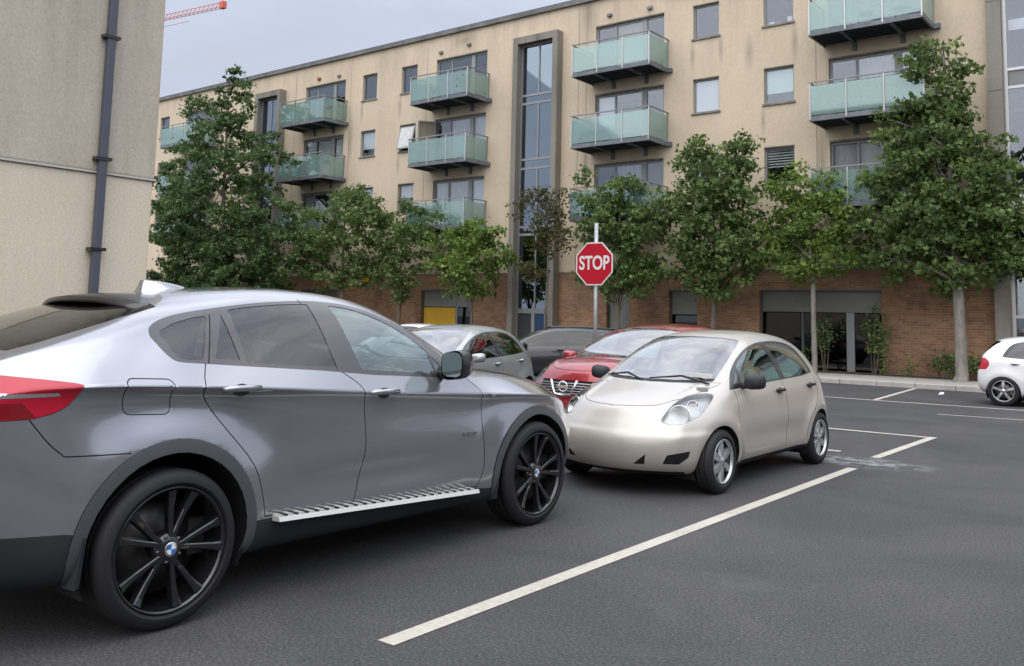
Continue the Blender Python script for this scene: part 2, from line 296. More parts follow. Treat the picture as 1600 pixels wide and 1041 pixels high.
# ------------------------------------------------------------------ object helpers
def link(o, parent=None):
    COL.objects.link(o)
    if parent is not None: o.parent = parent
    return o
def thing(name, label, cat, loc=(0, 0, 0), rotz=0., group=None):
    o = bpy.data.objects.new(name, None); COL.objects.link(o); o.location = loc; o.rotation_euler = (0, 0, rotz); o.empty_display_size = .2
    o['label'] = label; o['category'] = cat
    if group: o['group'] = group
    return o
def struct(o): o['kind'] = 'structure'; return o
class MB:
    """collects boxes, tubes, prisms and builds ONE mesh"""
    def __init__(s): s.v = []; s.f = []; s.m = []; s.mats = []; s.sm = []
    def mi(s, m):
        if m not in s.mats: s.mats.append(m)
        return s.mats.index(m)
    def add(s, vs, fs, mat, smooth=False, M=None):
        k = len(s.v); i = s.mi(mat)
        for p in vs:
            s.v.append(tuple(M @ Vector(p)) if M is not None else tuple(p))
        for f in fs: s.f.append([k + a for a in f]); s.m.append(i); s.sm.append(smooth)
        return s
    def box(s, x0, x1, y0, y1, z0, z1, mat, M=None):
        if x0 > x1: x0, x1 = x1, x0
        if y0 > y1: y0, y1 = y1, y0
        if z0 > z1: z0, z1 = z1, z0
        v = [(x0, y0, z0), (x1, y0, z0), (x1, y1, z0), (x0, y1, z0), (x0, y0, z1), (x1, y0, z1), (x1, y1, z1), (x0, y1, z1)]
        return s.add(v, [(0, 3, 2, 1), (4, 5, 6, 7), (0, 1, 5, 4), (1, 2, 6, 5), (2, 3, 7, 6), (3, 0, 4, 7)], mat, False, M)
    def rbox(s, x0, x1, y0, y1, z0, z1, r, mat, M=None, n=3):
        """box with rounded vertical profile in the y-z section and softened x ends"""
        pts = []
        for cx_, cz_, a0 in ((y1 - r, z1 - r, 0), (y0 + r, z1 - r, 90), (y0 + r, z0 + r, 180), (y1 - r, z0 + r, 270)):
            for k in range(n + 1):
                a = R(a0 + 90 * k / n); pts.append((cx_ + r * math.cos(a), cz_ + r * math.sin(a)))
        yc, zc = (y0 + y1) / 2, (z0 + z1) / 2
        rings = []
        for x, sc in ((x0, None), (x0 + r * .3, .5), (x0 + r, 1), (x1 - r, 1), (x1 - r * .3, .5), (x1, None)):
            q = []
            for (a, b) in pts:
                if sc == 1: q.append((x, a, b))
                else:
                    e = r * (1.0 if sc is None else .35)
                    wy, wz = (y1 - y0) / 2, (z1 - z0) / 2
                    q.append((x, yc + (a - yc) * max(.05, (wy - e)) / wy, zc + (b - zc) * max(.02, (wz - e)) / wz))
            rings.append(q)
        k = len(pts); vs = [p for q in rings for p in q]; fs = []
        for i in range(len(rings) - 1):
            for j in range(k): fs.append((i * k + j, i * k + (j + 1) % k, (i + 1) * k + (j + 1) % k, (i + 1) * k + j))
        fs.append(tuple(reversed(range(k)))); fs.append(tuple(range((len(rings) - 1) * k, len(rings) * k)))
        return s.add(vs, fs, mat, True, M)
    def tube(s, p, r, mat, n=8, M=None, cap=True):
        """p: points, r: radius or list"""
        p = [Vector(q) for q in p]; rs = r if isinstance(r, (list, tuple)) else [r] * len(p)
        vs = []; fs = []; up = Vector((0, 0, 1))
        for i, q in enumerate(p):
            d = (p[min(i + 1, len(p) - 1)] - p[max(i - 1, 0)]).normalized()
            a = up if abs(d.dot(up)) < .95 else Vector((1, 0, 0))
            u = d.cross(a).normalized(); w = d.cross(u).normalized()
            for k in range(n):
                t = 2 * math.pi * k / n; vs.append(q + (u * math.cos(t) + w * math.sin(t)) * rs[i])
        for i in range(len(p) - 1):
            for k in range(n): fs.append((i * n + k, i * n + (k + 1) % n, (i + 1) * n + (k + 1) % n, (i + 1) * n + k))
        if cap: fs.append(tuple(range(n))); fs.append(tuple(range((len(p) - 1) * n, len(p) * n))[::-1])
        return s.add(vs, fs, mat, n > 5, M)
    def lathe(s, prof, mat, n=32, M=None, axis='y', ang=(0, 360)):
        """prof: (radius, offset along axis) revolved about axis y (wheels)"""
        vs = []; fs = []; full = abs(ang[1] - ang[0]) >= 360; m = n if full else n + 1
        for i in range(m):
            t = R(ang[0] + (ang[1] - ang[0]) * i / n)
            for (r, o) in prof:
                vs.append((r * math.cos(t), o, r * math.sin(t)) if axis == 'y' else (r * math.cos(t), r * math.sin(t), o))
        k = len(prof)
        for i in range(n):
            a = i; b = (i + 1) % m
            for j in range(k - 1): fs.append((a * k + j, a * k + j + 1, b * k + j + 1, b * k + j))
        return s.add(vs, fs, mat, True, M)
    def prism(s, poly, y0, y1, mat, M=None, plane='xz'):
        n = len(poly)
        if plane == 'xz': vs = [(a, y0, b) for a, b in poly] + [(a, y1, b) for a, b in poly]
        elif plane == 'xy': vs = [(a, b, y0) for a, b in poly] + [(a, b, y1) for a, b in poly]
        else: vs = [(y0, a, b) for a, b in poly] + [(y1, a, b) for a, b in poly]
        fs = [tuple(range(n)), tuple(range(2 * n - 1, n - 1, -1))] + [(i, i + n, (i + 1) % n + n, (i + 1) % n) for i in range(n)]
        return s.add(vs, fs, mat, False, M)
    def build(s, name, parent=None, bevel=0, auto=None, norm=True):
        me = bpy.data.meshes.new(name); me.from_pydata(s.v, [], s.f)
        for m in s.mats: me.materials.append(MAT[m])
        me.polygons.foreach_set('material_index', s.m); me.polygons.foreach_set('use_smooth', s.sm)
        if norm:
            bm = bmesh.new(); bm.from_mesh(me); bmesh.ops.recalc_face_normals(bm, faces=bm.faces[:]); bm.to_mesh(me); bm.free()
        me.update()
        o = bpy.data.objects.new(name, me); link(o, parent)
        if bevel:
            b = o.modifiers.new('bevel', 'BEVEL'); b.width = bevel; b.segments = 2; b.limit_method = 'ANGLE'; b.angle_limit = R(40)
        return o
def single(o, label, cat, group=None):
    o['label'] = label; o['category'] = cat
    if group: o['group'] = group
    return o
def dup(root):
    r = root.copy(); COL.objects.link(r)
    for ch in list(root.children):
        c = ch.copy(); COL.objects.link(c); c.parent = r
        for g in list(ch.children):
            d = g.copy(); COL.objects.link(d); d.parent = c
    return r

def mottled():
    m = bpy.data.materials.new('hedge_screen'); m.use_nodes = True; t = m.node_tree; b = t.nodes['Principled BSDF']; co = N(t, 'ShaderNodeTexCoord')
    v = N(t, 'ShaderNodeTexVoronoi', i_Scale=16.); t.links.new(co.outputs['Object'], v.inputs[0]); r = ramp(t, [(.1, (.55, .62, .56)), (.45, (.16, .24, .20)), (.7, (.08, .13, .11))]); t.links.new(v.outputs['Distance'], r.inputs[0]); t.links.new(r.outputs[0], b.inputs['Base Color']); b.inputs['Roughness'].default_value = .8
    MAT['hedge_screen'] = m
mottled()
# ------------------------------------------------------------------ the setting
WY = 27.1
def grid_sheet(name, x0, x1, y0, y1, z, mat):
    b = MB(); b.add([(x0, y0, z), (x1, y0, z), (x1, y1, z), (x0, y1, z)], [(0, 1, 2, 3)], mat); return b.build(name)
struct(grid_sheet('ground', -600, 600, -600, 600, 0, 'asphalt'))
b = MB(); b.box(-70, 40, 23.95, WY + .02, -.3, .115, 'pavement')
struct(b.build('pavement'))
b = MB()
x = -70.
while x < 40: b.box(x, x + .905, 23.80, 23.947, -.3, .12, 'kerb_stone'); x += .915
struct(b.build('kerb', bevel=.012))
b = MB(); b.box(-60, -4.9, 26.35, WY - .003, -.1, .135, 'soil'); struct(b.build('planting_strip'))
def line(name, pts, w=.105, z=.004):
    b = MB()
    for (x0, y0), (x1, y1) in pts:
        d = Vector((x1 - x0, y1 - y0)).normalized(); n = Vector((-d.y, d.x)) * w / 2
        b.add([(x0 - n.x, y0 - n.y, z), (x1 - n.x, y1 - n.y, z), (x1 + n.x, y1 + n.y, z), (x0 + n.x, y0 + n.y, z)], [(0, 1, 2, 3)], 'line_paint')
        z += .0006
    return struct(b.build(name))
line('bay_markings', [((-3.13, 3.12), (-3.15, 10.02)), ((-3.20, 10.98), (-3.18, 13.6)), ((-3.24, 13.52), (-12.5, 13.35)), ((-3.66, 11.2), (-5.3, 11.02)), ((-5.55, 11.0), (-5.56, 3.2)),
                      ((-5.60, 13.3), (-5.60, 11.1)), ((-8.0, 13.3), (-8.0, 11.0)), ((-8.0, 8.0), (-8.0, 5.9)), ((-10.4, 13.3), (-10.4, 11.0))])
line('road_markings', [((-30, 19.02), (-5.2, 19.20)), ((-5.2, 19.20), (12, 20.3)), ((-5.60, 19.28), (-5.92, 23.7)), ((-11.4, 19.2), (-11.6, 23.7)), ((-17.4, 19.2), (-17.6, 23.7)), ((-23.4, 19.2), (-23.6, 23.7)), ((1.5, 19.7), (1.3, 23.7))], .10)
line('worn_centre_dashes', [((-3.95, 17.19), (-2.5, 17.36)), ((-1.1, 17.5), (.5, 17.66)), ((-7.4, 16.9), (-5.9, 17.0))], .07)

# ---- apartment building
X0, X1, ZB, ZT = -56.0, 9.0, 3.15, 13.12
holes_r, holes_b = [], []
FL = [10.10, 7.54, 4.98]            # balcony floor levels
doors = []                         # (x0, x1) of the balcony door sets
DC = [(-42.0 - 1.95, -41.15), (-33.85, -31.05), (-25.4, -22.65), (-17.5, -14.7), (-9.05, -6.25), (.4, 3.2)]
for (a, c) in DC:
    for z in FL: holes_r.append((a, c, z + .02, z + 2.0))
WC = [(-46.45, -45.55), (-29.9, -28.98), (-27.45, -26.52), (-13.6, -12.66), (-11.12, -10.14), (-49.2, -48.3), (5.2, 6.1)]
for (a, c) in WC:
    for z in (10.98, 8.42, 5.86): holes_r.append((a, c, z, z + 1.14))
TW = [(-37.10, -35.58), (-20.84, -19.20), (-4.30, -2.35)]     # glazed stair towers
for (a, c) in TW:
    holes_r.append((a, c, ZB, 11.95)); holes_b.append((a, c, .13, ZB))
GF = [(-25.84, -23.05), (-16.89, -15.98), (-14.46, -13.42), (-11.3, -7.63), (-33.5, -31.0)]
for (a, c) in GF: holes_b.append((a, c, .13, 2.48))
def wall_sheet(name, x0, x1, z0, z1, y, holes, mat, depth, parent, reveal=None):
    """facade with real openings and reveals DEPTH deep"""
    xs = sorted({x0, x1} | {h[0] for h in holes} | {h[1] for h in holes}); zs = sorted({z0, z1} | {h[2] for h in holes} | {h[3] for h in holes})
    b = MB()
    for i in range(len(xs) - 1):
        j = 0
        while j < len(zs) - 1:
            xm = (xs[i] + xs[i + 1]) / 2; zm = (zs[j] + zs[j + 1]) / 2
            if any(h[0] < xm < h[1] and h[2] < zm < h[3] for h in holes): j += 1; continue
            b.add([(xs[i], y, zs[j]), (xs[i + 1], y, zs[j]), (xs[i + 1], y, zs[j + 1]), (xs[i], y, zs[j + 1])], [(0, 1, 2, 3)], mat); j += 1
    for (a, c, u, v) in holes:
        q = [(a, u), (c, u), (c, v), (a, v)]
        for k in range(4):
            (xa, za), (xb, zb) = q[k], q[(k + 1) % 4]
            b.add([(xa, y, za), (xb, y, zb), (xb, y + depth, zb), (xa, y + depth, za)], [(0, 1, 2, 3)], reveal or mat)
    return b.build(name, parent, norm=False)
bld = thing('apartment_building', 'four storey cream rendered apartment block with brick ground floor, glass balconies and glazed stair towers', 'building', (0, 0, 0))
wall_sheet('rendered_wall', X0, X1, ZB, ZT, WY, holes_r, 'facade_render', .16, bld)
wall_sheet('brick_base', X0, X1, -.1, ZB, WY - .03, holes_b, 'brick', .22, bld)
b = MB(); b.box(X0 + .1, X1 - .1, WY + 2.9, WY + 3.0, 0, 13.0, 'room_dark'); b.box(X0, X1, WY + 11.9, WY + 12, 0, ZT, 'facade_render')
b.box(X0, X0 + .2, WY + .16, WY + 11.9, 0, ZT, 'facade_render'); b.box(X1 - .2, X1, WY + .16, WY + 11.9, 0, ZT, 'facade_render')
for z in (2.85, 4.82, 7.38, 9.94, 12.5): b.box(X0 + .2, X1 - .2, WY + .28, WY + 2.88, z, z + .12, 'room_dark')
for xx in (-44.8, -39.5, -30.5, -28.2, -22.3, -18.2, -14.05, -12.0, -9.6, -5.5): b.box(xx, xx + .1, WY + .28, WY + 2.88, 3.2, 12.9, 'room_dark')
b.build('inner_structure', bld)
b = MB(); b.box(X0 - .15, X1 + .15, WY - .12, WY + 12.1, ZT + .002, ZT + .16, 'parapet'); b.box(X0 - .1, X1 + .1, WY - .05, WY + 12.05, ZT + .162, ZT + .23, 'frame_dark')
b.build('roof', bld)
# thin movement joints and ledge in the render
b = MB()
for xx in (-39.0, -30.7, -25.95, -18.25, -17.9, -9.45, -34.6): b.box(xx, xx + .018, WY - .004, WY + .01, 3.2, ZT - .02, 'sill_stone')
b.box(X0, -21.45, WY - .045, WY - .003, 3.12, 3.17, 'sill_stone'); b.box(-18.95, -4.8, WY - .045, WY - .003, 3.12, 3.17, 'sill_stone')
b.build('wall_joints', bld)

def window_frame(b, x0, x1, z0, z1, y, mull=(), trans=(), t=.055, mat='frame_grey'):
    b.box(x0, x0 + t, y, y + .06, z0, z1, mat); b.box(x1 - t, x1, y, y + .06, z0, z1, mat)
    b.box(x0 + t, x1 - t, y, y + .06, z0, z0 + t, mat); b.box(x0 + t, x1 - t, y, y + .06, z1 - t, z1, mat)
    for m in mull: b.box(m - t / 2, m + t / 2, y + .002, y + .058, z0 + t, z1 - t, mat)
    for z in trans: b.box(x0 + t, x1 - t, y + .004, y + .056, z - t / 2, z + t / 2, mat)
def pane(x0, x1, z0, z1, y, parent, mat='pane', name='pane', tilt=None):
    b = MB(); b.box(x0, x1, y, y + .012, z0, z1, mat); return b.build(name, parent)
def blind(x0, x1, z0, z1, y, parent, mat='blind_white', name='blind'):
    b = MB(); b.box(x0, x1, y, y + .01, z0, z1, mat); return b.build(name, parent)
rnd = random.Random(7)
wstyle = {}   # (col, row): blind spec
wstyle[(3, 1)] = ('blind_white', 1.0); wstyle[(4, 1)] = ('blind_green', .72); wstyle[(1, 1)] = ('blind_white', .72); wstyle[(2, 0)] = ('blind_white', .0)
wstyle[(4, 2)] = ('slats', .55); wstyle[(2, 2)] = ('curtain', .5); wstyle[(1, 2)] = ('blind_white', .5)
for ci, (a, c) in enumerate(WC):
    for ri, z in enumerate((10.98, 8.42, 5.86)):
        b = MB(); y = WY + .09; z1 = z + 1.14
        window_frame(b, a, c, z, z1, y)
        b.box(a - .05, c + .05, WY - .05, WY + .088, z - .06, z - .002, 'sill_stone')
        b.box(a, c, WY - .012, WY - .001, z1, z1 + .035, 'sill_stone')
        w = b.build('window', bld)
        if (ci, ri) == (2, 1):      # casement standing open at the bottom
            wp = MB(); Mt = Matrix.Translation((0, WY + .02, z1 - .06)) @ Matrix.Rotation(R(-13), 4, 'X')
            wp.box(a + .03, c - .03, 0, .03, -1.02, 0, 'frame_grey', Mt); wp.box(a + .09, c - .09, -.008, -.002, -.96, -.06, 'curtain', Mt); wp.build('open_sash', w)
        else: pane(a + .05, c - .05, z + .05, z1 - .05, y + .025, w)
        st = wstyle.get((ci, ri))
        if st and st[0] == 'slats':
            sb = MB(); k = z1 - .06
            while k > z1 - 1.1 * st[1]: sb.box(a + .05, c - .05, y + .10, y + .13, k - .035, k, 'blind_white'); k -= .085
            sb.build('blind', w)
        elif st and st[1] > 0: blind(a + .05, c - .05, z1 - .05 - 1.04 * st[1], z1 - .05, y + .05, w, st[0])
        if (ci, ri) == (4, 0):
            q = MB(); q.box(-10.75, -10.55, y + .1, y + .2, z + .05, z + .12, 'pot_brown'); q.box(-10.4, -10.25, y + .1, y + .2, z + .05, z + .24, 'paper_white'); q.box(-11.0, -10.85, y + .1, y + .2, z + .05, z + .16, 'paper_white'); q.build('window_ornaments', w)
dstyle = {(3, 0): [None, 'interior_beige', None], (3, 1): ['blind_white', None, None], (3, 2): [None, 'curtain', 'interior_beige'], (2, 0): [None, None, None], (2, 1): [None, 'curtain', 'curtain'], (2, 2): ['curtain', 'curtain', 'blind_white'],
          (1, 1): ['blind_white', 'blind_white', 'blind_white'], (4, 1): [None, 'curtain', 'curtain'], (4, 2): ['curtain', 'blind_white', 'curtain'], (1, 2): ['curtain', None, 'curtain']}
for ci, (a, c) in enumerate(DC):
    for ri, z in enumerate(FL):
        b = MB(); y = WY + .09; w = c - a; m1, m2 = (a + w * .29, a + w * .71); z0 = z + .03; z1 = z + 2.0
        window_frame(b, a, c, z0, z1, y, (m1, m2), (), .07)
        b.box(m2 - .09, m2 + .10, y - .012, y + .072, z0 + .07, z1 - .07, 'frame_grey')
        b.box(a, c, WY - .02, WY - .001, z1 + .002, z1 + .05, 'sill_stone')
        wn = b.build('balcony_door', bld)
        pane(a + .06, m1 - .03, z0 + .06, z1 - .06, y + .025, wn); pane(m1 + .03, m2 - .09, z0 + .06, z1 - .06, y + .025, wn); pane(m2 + .1, c - .06, z0 + .06, z1 - .06, y + .025, wn)
        for k, st in enumerate(dstyle.get((ci, ri), [None] * 3)):
            if st:
                xa, xb = ((a + .07, m1 - .04), (m1 + .04, m2 - .1), (m2 + .11, c - .07))[k]
                blind(xa, xb, z0 + (.9 if st == 'blind_white' and ci == 3 else .08), z1 - .07, y + .12, wn, st, 'curtain')
        if (ci, ri) == (2, 1):     # door leaf standing open over the balcony
            q = MB(); Mt = Matrix.Translation((a + .03, WY + .02, z0 + .03)) @ Matrix.Rotation(R(-128), 4, 'Z')
            window_frame(q, 0, .74, 0, 1.9, 0, (), (), .07, 'frame_grey')
            q.v = [tuple(Mt @ Vector(p)) for p in q.v]
            lf = q.build('open_door_leaf', wn)
            q = MB(); q.box(.07, .67, .02, .03, .07, 1.83, 'interior_beige', Mt); q.build('leaf_pane', wn)
BALC = [(-44.1, -40.95, 0), (-34.0, -30.9, 1), (-25.6, -22.5, 2), (-17.65, -14.52, 3), (-9.2, -6.02, 4), (.2, 3.4, 5)]
for (a, c, ci) in BALC:
    for ri, z in enumerate(FL):
        dpt = 1.32; yf = WY - dpt
        s = MB()
        zb = z - .14
        # steel channel edge and boarded deck, two brackets underneath
        s.box(a, c, yf, yf + .06, zb, z, 'slab_steel'); s.box(a, a + .06, yf + .062, WY - .004, zb, z, 'slab_steel'); s.box(c - .06, c, yf + .062, WY - .004, zb, z, 'slab_steel')
        s.box(a + .062, c - .062, yf + .062, WY - .004, zb + .06, z - .02, 'slab_under')
        for xx in (a + .9, c - .9): s.box(xx, xx + .09, yf + .07, WY - .004, zb - .03, zb + .058, 'slab_steel'); s.box(xx - .02, xx + .11, WY - .06, WY - .006, zb - .26, zb - .032, 'slab_steel')
        for k in range(5):
            yy = yf + .2 + k * .22; s.box(a + .07, c - .07, yy, yy + .05, zb + .012, zb + .058, 'slab_under')
        s.box(c - .02, c + .16, WY - .14, WY - .005, zb - .01, z - .01, 'slab_steel')
        bal = s.build('balcony', bld)
        # posts and handrail
        r = MB(); zr = z + 1.0
        n = 3; xs = [a + .03 + (c - a - .06) * k / n for k in range(n + 1)]
        for xx in xs: r.box(xx - .02, xx + .02, yf - .012, yf + .022, z - .1, zr, 'dull_metal' if ci != 1 else 'frame_grey')
        r.box(c - .045, c - .005, WY - .06, WY - .02, z, zr, 'frame_grey'); r.box(a + .005, a + .045, WY - .06, WY - .02, z, zr, 'frame_grey')
        r.box(a - .01, c + .01, yf - .02, yf + .03, zr, zr + .035, 'frame_grey'); r.box(a - .012, a + .035, yf + .032, WY - .006, zr, zr + .035, 'frame_grey'); r.box(c - .035, c + .012, yf + .032, WY - .006, zr, zr + .035, 'frame_grey')
        r.build('railing', bal)
        for k in range(n):
            g = MB(); g.box(xs[k] + .03, xs[k + 1] - .03, yf + .0, yf + .012, z + .03, zr - .10, 'balcony_glass'); g.build('glass_panel', bal)
        for xx in (a + .018, c - .03):
            g = MB(); g.box(xx, xx + .012, yf + .05, WY - .07, z + .03, zr - .10, 'balcony_glass'); g.build('glass_panel', bal)
# mottled privacy screen behind the glass of one balcony
b = MB(); b.box(-9.1, -6.1, WY - 1.28, WY - 1.26, FL[1] + .03, FL[1] + .93, 'hedge_screen')
single(b.build('privacy_screen'), 'mottled green and white privacy screen behind the glass of the middle right balcony', 'screen')
# things standing on the balconies
def balcony_box(x0, x1, h, z, mat, label, name, cat, dep=.35):
    b = MB(); b.box(x0, x1, WY - 1.15, WY - 1.15 + dep, z + .003, z + h, mat); b.box(x0 - .02, x1 + .02, WY - 1.17, WY - 1.13 + dep, z + h, z + h + .03, mat)
    return single(b.build(name, bevel=.01), label, cat)
def chair_on(x, y, z, rot, label):
    t = thing('folding_chair', label, 'chair', (x, y, z + .004), rot)
    b = MB(); b.box(-.2, .2, -.2, .2, .40, .43, 'frame_grey'); b.build('seat', t)
    b = MB(); b.box(-.2, .2, .19, .21, .55, .82, 'frame_grey'); b.build('backrest', t)
    for sx in (-.19, .17):
        b = MB(); b.tube([(sx, -.2, 0), (sx, .2, .55), (sx, .2, .82)], .014, 'frame_grey', 6); b.tube([(sx, .2, 0), (sx, -.18, .41)], .014, 'frame_grey', 6); b.build('leg', t)
balcony_box(-17.3, -16.7, .12, FL[0], 'pot_brown', 'low terracotta trough behind the top floor balcony glass right of the stair tower', 'plant_trough', 'planter')
balcony_box(-17.4, -16.4, .42, FL[1], 'frame_dark', 'dark storage bench behind balcony glass, middle floor right of the central stair tower', 'storage_bench', 'bench')
balcony_box(-16.05, -15.85, .3, FL[1], 'paper_white', 'small pale bin beside the dark storage bench on the middle balcony', 'waste_bin', 'bin', .2)
chair_on(-7.7, WY - .75, FL[0], .4, 'grey folding chair behind the glass of the top right balcony, left one')
chair_on(-6.75, WY - .7, FL[0], -.5, 'grey folding chair behind the glass of the top right balcony, nearest its outer corner')
# stair towers: concrete portal frame, blue glazing, entrance door
for ti, (a, c) in enumerate(TW):
    s = MB(); yf = WY - .36; t = .23
    top = 12.22
    s.box(a - t, a, yf, WY + .3, .12, top, 'pier_concrete')
    s.box(c, c + t, yf, WY + .3, .12, top, 'pier_concrete')
    s.box(a, c, yf, WY + .3, top - .27, top, 'pier_concrete')
    if ti == 2:
        s = MB(); s.box(a - .37, a, yf + .08, WY + .3, .12, 13.4, 'pier_concrete'); s.box(c, c + .37, yf + .08, WY + .3, .12, 13.4, 'pier_concrete'); s.box(a, c, yf + .08, WY + .3, 12.9, 13.4, 'pier_concrete')
        for zz in (2.6, 5.2, 7.9, 10.4): s.box(a - .375, a + .002, yf + .073, yf + .079, zz, zz + .02, 'sill_stone')
    tw = s.build('stair_tower', bld)
    fr = MB(); y = WY - .08; xm = (a + c) / 2 + .02; f = 'frame_grey'
    if ti < 2:
        zt = [(9.64, 9.95), (7.12, 7.46), (4.6, 4.88)]
        fr.box(a, a + .06, y, y + .08, .13, 11.95, f); fr.box(c - .06, c, y, y + .08, .13, 11.95, f)
        for (u, v) in zt: fr.box(a + .06, c - .06, y, y + .08, u - .05, u + .04, f); fr.box(a + .06, c - .06, y, y + .08, v - .04, v + .05, f)
        fr.box(a + .06, c - .06, y, y + .08, 1.64, 1.82, f); fr.box(a + .06, c - .06, y, y + .08, 11.88, 11.95, f)
        segs = [(10.0, 11.88), (7.51, 9.59), (4.93, 7.07), (1.82, 4.55)]
        for (u, v) in segs: fr.box(xm - .03, xm + .03, y + .002, y + .078, u, v, f)
        fr.box(xm - .13, xm + .02, y - .003, y + .076, .14, 1.639, f)
        w = fr.build('glazing_frame', tw)
        for (u, v) in segs:
            m = 'pane_blue'
            pane(a + .06, xm - .03, u, v, y + .03, tw, m, 'glazing'); pane(xm + .03, c - .06, u, v, y + .03, tw, m, 'glazing')
        for (u, v) in zt: pane(a + .06, c - .06, u + .04, v - .04, y + .03, tw, 'pane_blue', 'glazing')
        blind(a + .1, c - .1, 1.75, 4.4, y + .5, tw, 'blue_panel', 'inner_panel')
        blind(a + .08, xm - .14, .2, 1.62, y + .03, tw, 'room_dark', 'door_pane'); blind(xm + .03, c - .08, .2, 1.62, y + .03, tw, 'blue_panel', 'door_pane')
        for q in range(1, 8): 
            pass
        st = MB()
        for zz in (9.9, 7.35, 4.7): st.box(a + .1, c - .1, y + .7, y + 2.3, zz - .1, zz + .1, 'frame_grey'); st.box(a + .1, c - .1, y + .6, y + .66, zz + .35, zz + .42, 'frame_grey')
        st.build('stair_landing', tw)
    else:
        rows = [11.9, 11.15, 9.62, 8.32, 8.0, 7.77, 5.35, 4.85, 3.98, 3.66, 1.72]
        fr.box(a, a + .09, y, y + .08, .13, 12.9, 'dull_metal'); fr.box(c - .09, c, y, y + .08, .13, 12.9, 'dull_metal')
        for zz in (11.72, 11.1, 8.45, 7.95, 5.05, 4.6, 1.78): fr.box(a + .09, c - .09, y, y + .08, zz, zz + .08, 'dull_metal')
        fr.box(xm - .03, xm + .03, y + .002, y + .078, .14, 4.6, 'dull_metal'); fr.box(a + .35, a + .42, y + .002, y + .078, .14, 4.6, 'dull_metal')
        fr.build('glazing_frame', tw)
        for u, v in ((11.8, 12.9), (11.18, 11.72), (8.53, 11.1), (5.13, 7.95), (.2, 1.78), (1.86, 4.6)): pane(a + .09, c - .09, u, v, y + .03, tw, 'pane', 'glazing')
        blind(a + .1, c - .1, 9.65, 9.95, y + .3, tw, 'blind_white', 'landing_edge'); blind(a + .1, c - .1, 8.03, 8.45, y + .03, tw, 'panel_pale', 'spandrel')
        sg = MB(); sg.box(a + .1, c - .1, y - .01, y + .02, 4.68, 5.05, 'sign_white'); sg.build('sign_board', tw)
        q = MB(); yy = y - .016          # dark squiggle marks on the sign board
        q.tube([(a + .34, yy, 4.97), (a + .22, yy, 4.93), (a + .26, yy, 4.86), (a + .36, yy, 4.80), (a + .26, yy, 4.75), (a + .18, yy, 4.79)], .018, 'black_trim', 6)
        q.tube([(a + .36, yy, 4.77), (a + .48, yy, 4.80), (a + .56, yy, 4.84), (a + .60, yy, 4.77), (a + .72, yy, 4.82), (a + .80, yy, 4.77), (a + .95, yy, 4.80)], .016, 'black_trim', 6)
        q.build('lettering', tw)
# ground floor openings
def opening(a, c, parts, name):
    b = MB(); y = WY + .12
    b.box(a, a + .05, y, y + .08, .13, 2.48, 'frame_dark'); b.box(c - .05, c, y, y + .08, .13, 2.48, 'frame_dark'); b.box(a, c, WY - .034, WY - .02, 2.48, 2.53, 'frame_dark')
    w = b.build(name, bld)
    for (x0, x1, z0, z1, m, nm) in parts:
        q = MB(); q.box(x0, x1, y + .01, y + .05, z0, z1, m); q.build(nm, w)
    return w
opening(-25.84, -23.05, [(-25.79, -23.1, 1.84, 2.47, 'panel_pale', 'grey_panel'), (-25.79, -24.08, .14, 1.81, 'panel_yellow', 'yellow_panel'), (-24.06, -23.97, .14, 1.83, 'frame_grey', 'post'), (-23.95, -23.25, .14, 1.81, 'pane_dark', 'pane'), (-23.23, -23.1, .14, 1.83, 'frame_grey', 'post')], 'shop_opening')
opening(-16.89, -15.98, [(-16.84, -16.03, .14, 2.47, 'panel_pale', 'grey_door_leaf')], 'service_door')
opening(-14.46, -13.42, [(-14.41, -13.47, 1.72, 2.47, 'panel_pale', 'grey_panel'), (-14.35, -13.5, .9, 1.68, 'pane_dark', 'pane'), (-14.41, -13.47, .14, .88, 'panel_grey', 'grey_panel')], 'service_window')
opening(-11.3, -7.63, [(-11.25, -7.68, 1.86, 2.47, 'panel_grey', 'grey_panel'), (-11.25, -10.05, .2, 1.83, 'pane_dark', 'pane'), (-10.03, -9.95, .14, 1.85, 'frame_dark', 'post'), (-9.93, -8.70, .2, 1.83, 'pane_dark', 'pane'), (-8.68, -8.45, .14, 1.85, 'frame_grey', 'post'), (-8.43, -7.72, .2, 1.83, 'pane_dark', 'pane')], 'shop_opening')
opening(-33.5, -31.0, [(-33.45, -31.05, 1.86, 2.47, 'panel_grey', 'grey_panel'), (-33.45, -31.05, .14, 1.83, 'pane', 'pane')], 'shop_opening')
# vents, wall lamps over the doors
for (x, z, m) in [(-32.9, 12.42, 'pot_brown'), (-31.5, 12.36, 'panel_pale'), (-25.15, 12.42, 'panel_pale'), (-16.9, 12.45, 'panel_grey'), (-15.25, 12.4, 'panel_pale'), (-23.6, 12.5, 'sill_stone')]:
    b = MB(); b.rbox(x - .09, x + .09, WY - .09, WY - .004, z - .07, z + .07, .03, m); b.build('wall_lamp', bld)
b = MB(); b.box(-29.25, -28.9, WY - .12, WY - .04, 2.86, 3.02, 'panel_yellow'); single(b.build('wall_plate', bevel=.01), 'small orange yellow plate on the brick wall seen between the left trees', 'sign')
b = MB()
for i in range(2): b.box(-21.95, -21.86, WY - .09, WY - .032, 2.25 + i * .34, 2.43 + i * .34, 'black_trim')
single(b.build('wall_lights', bevel=.01), 'pair of small black lights on brick wall left of the central stair tower', 'wall light')

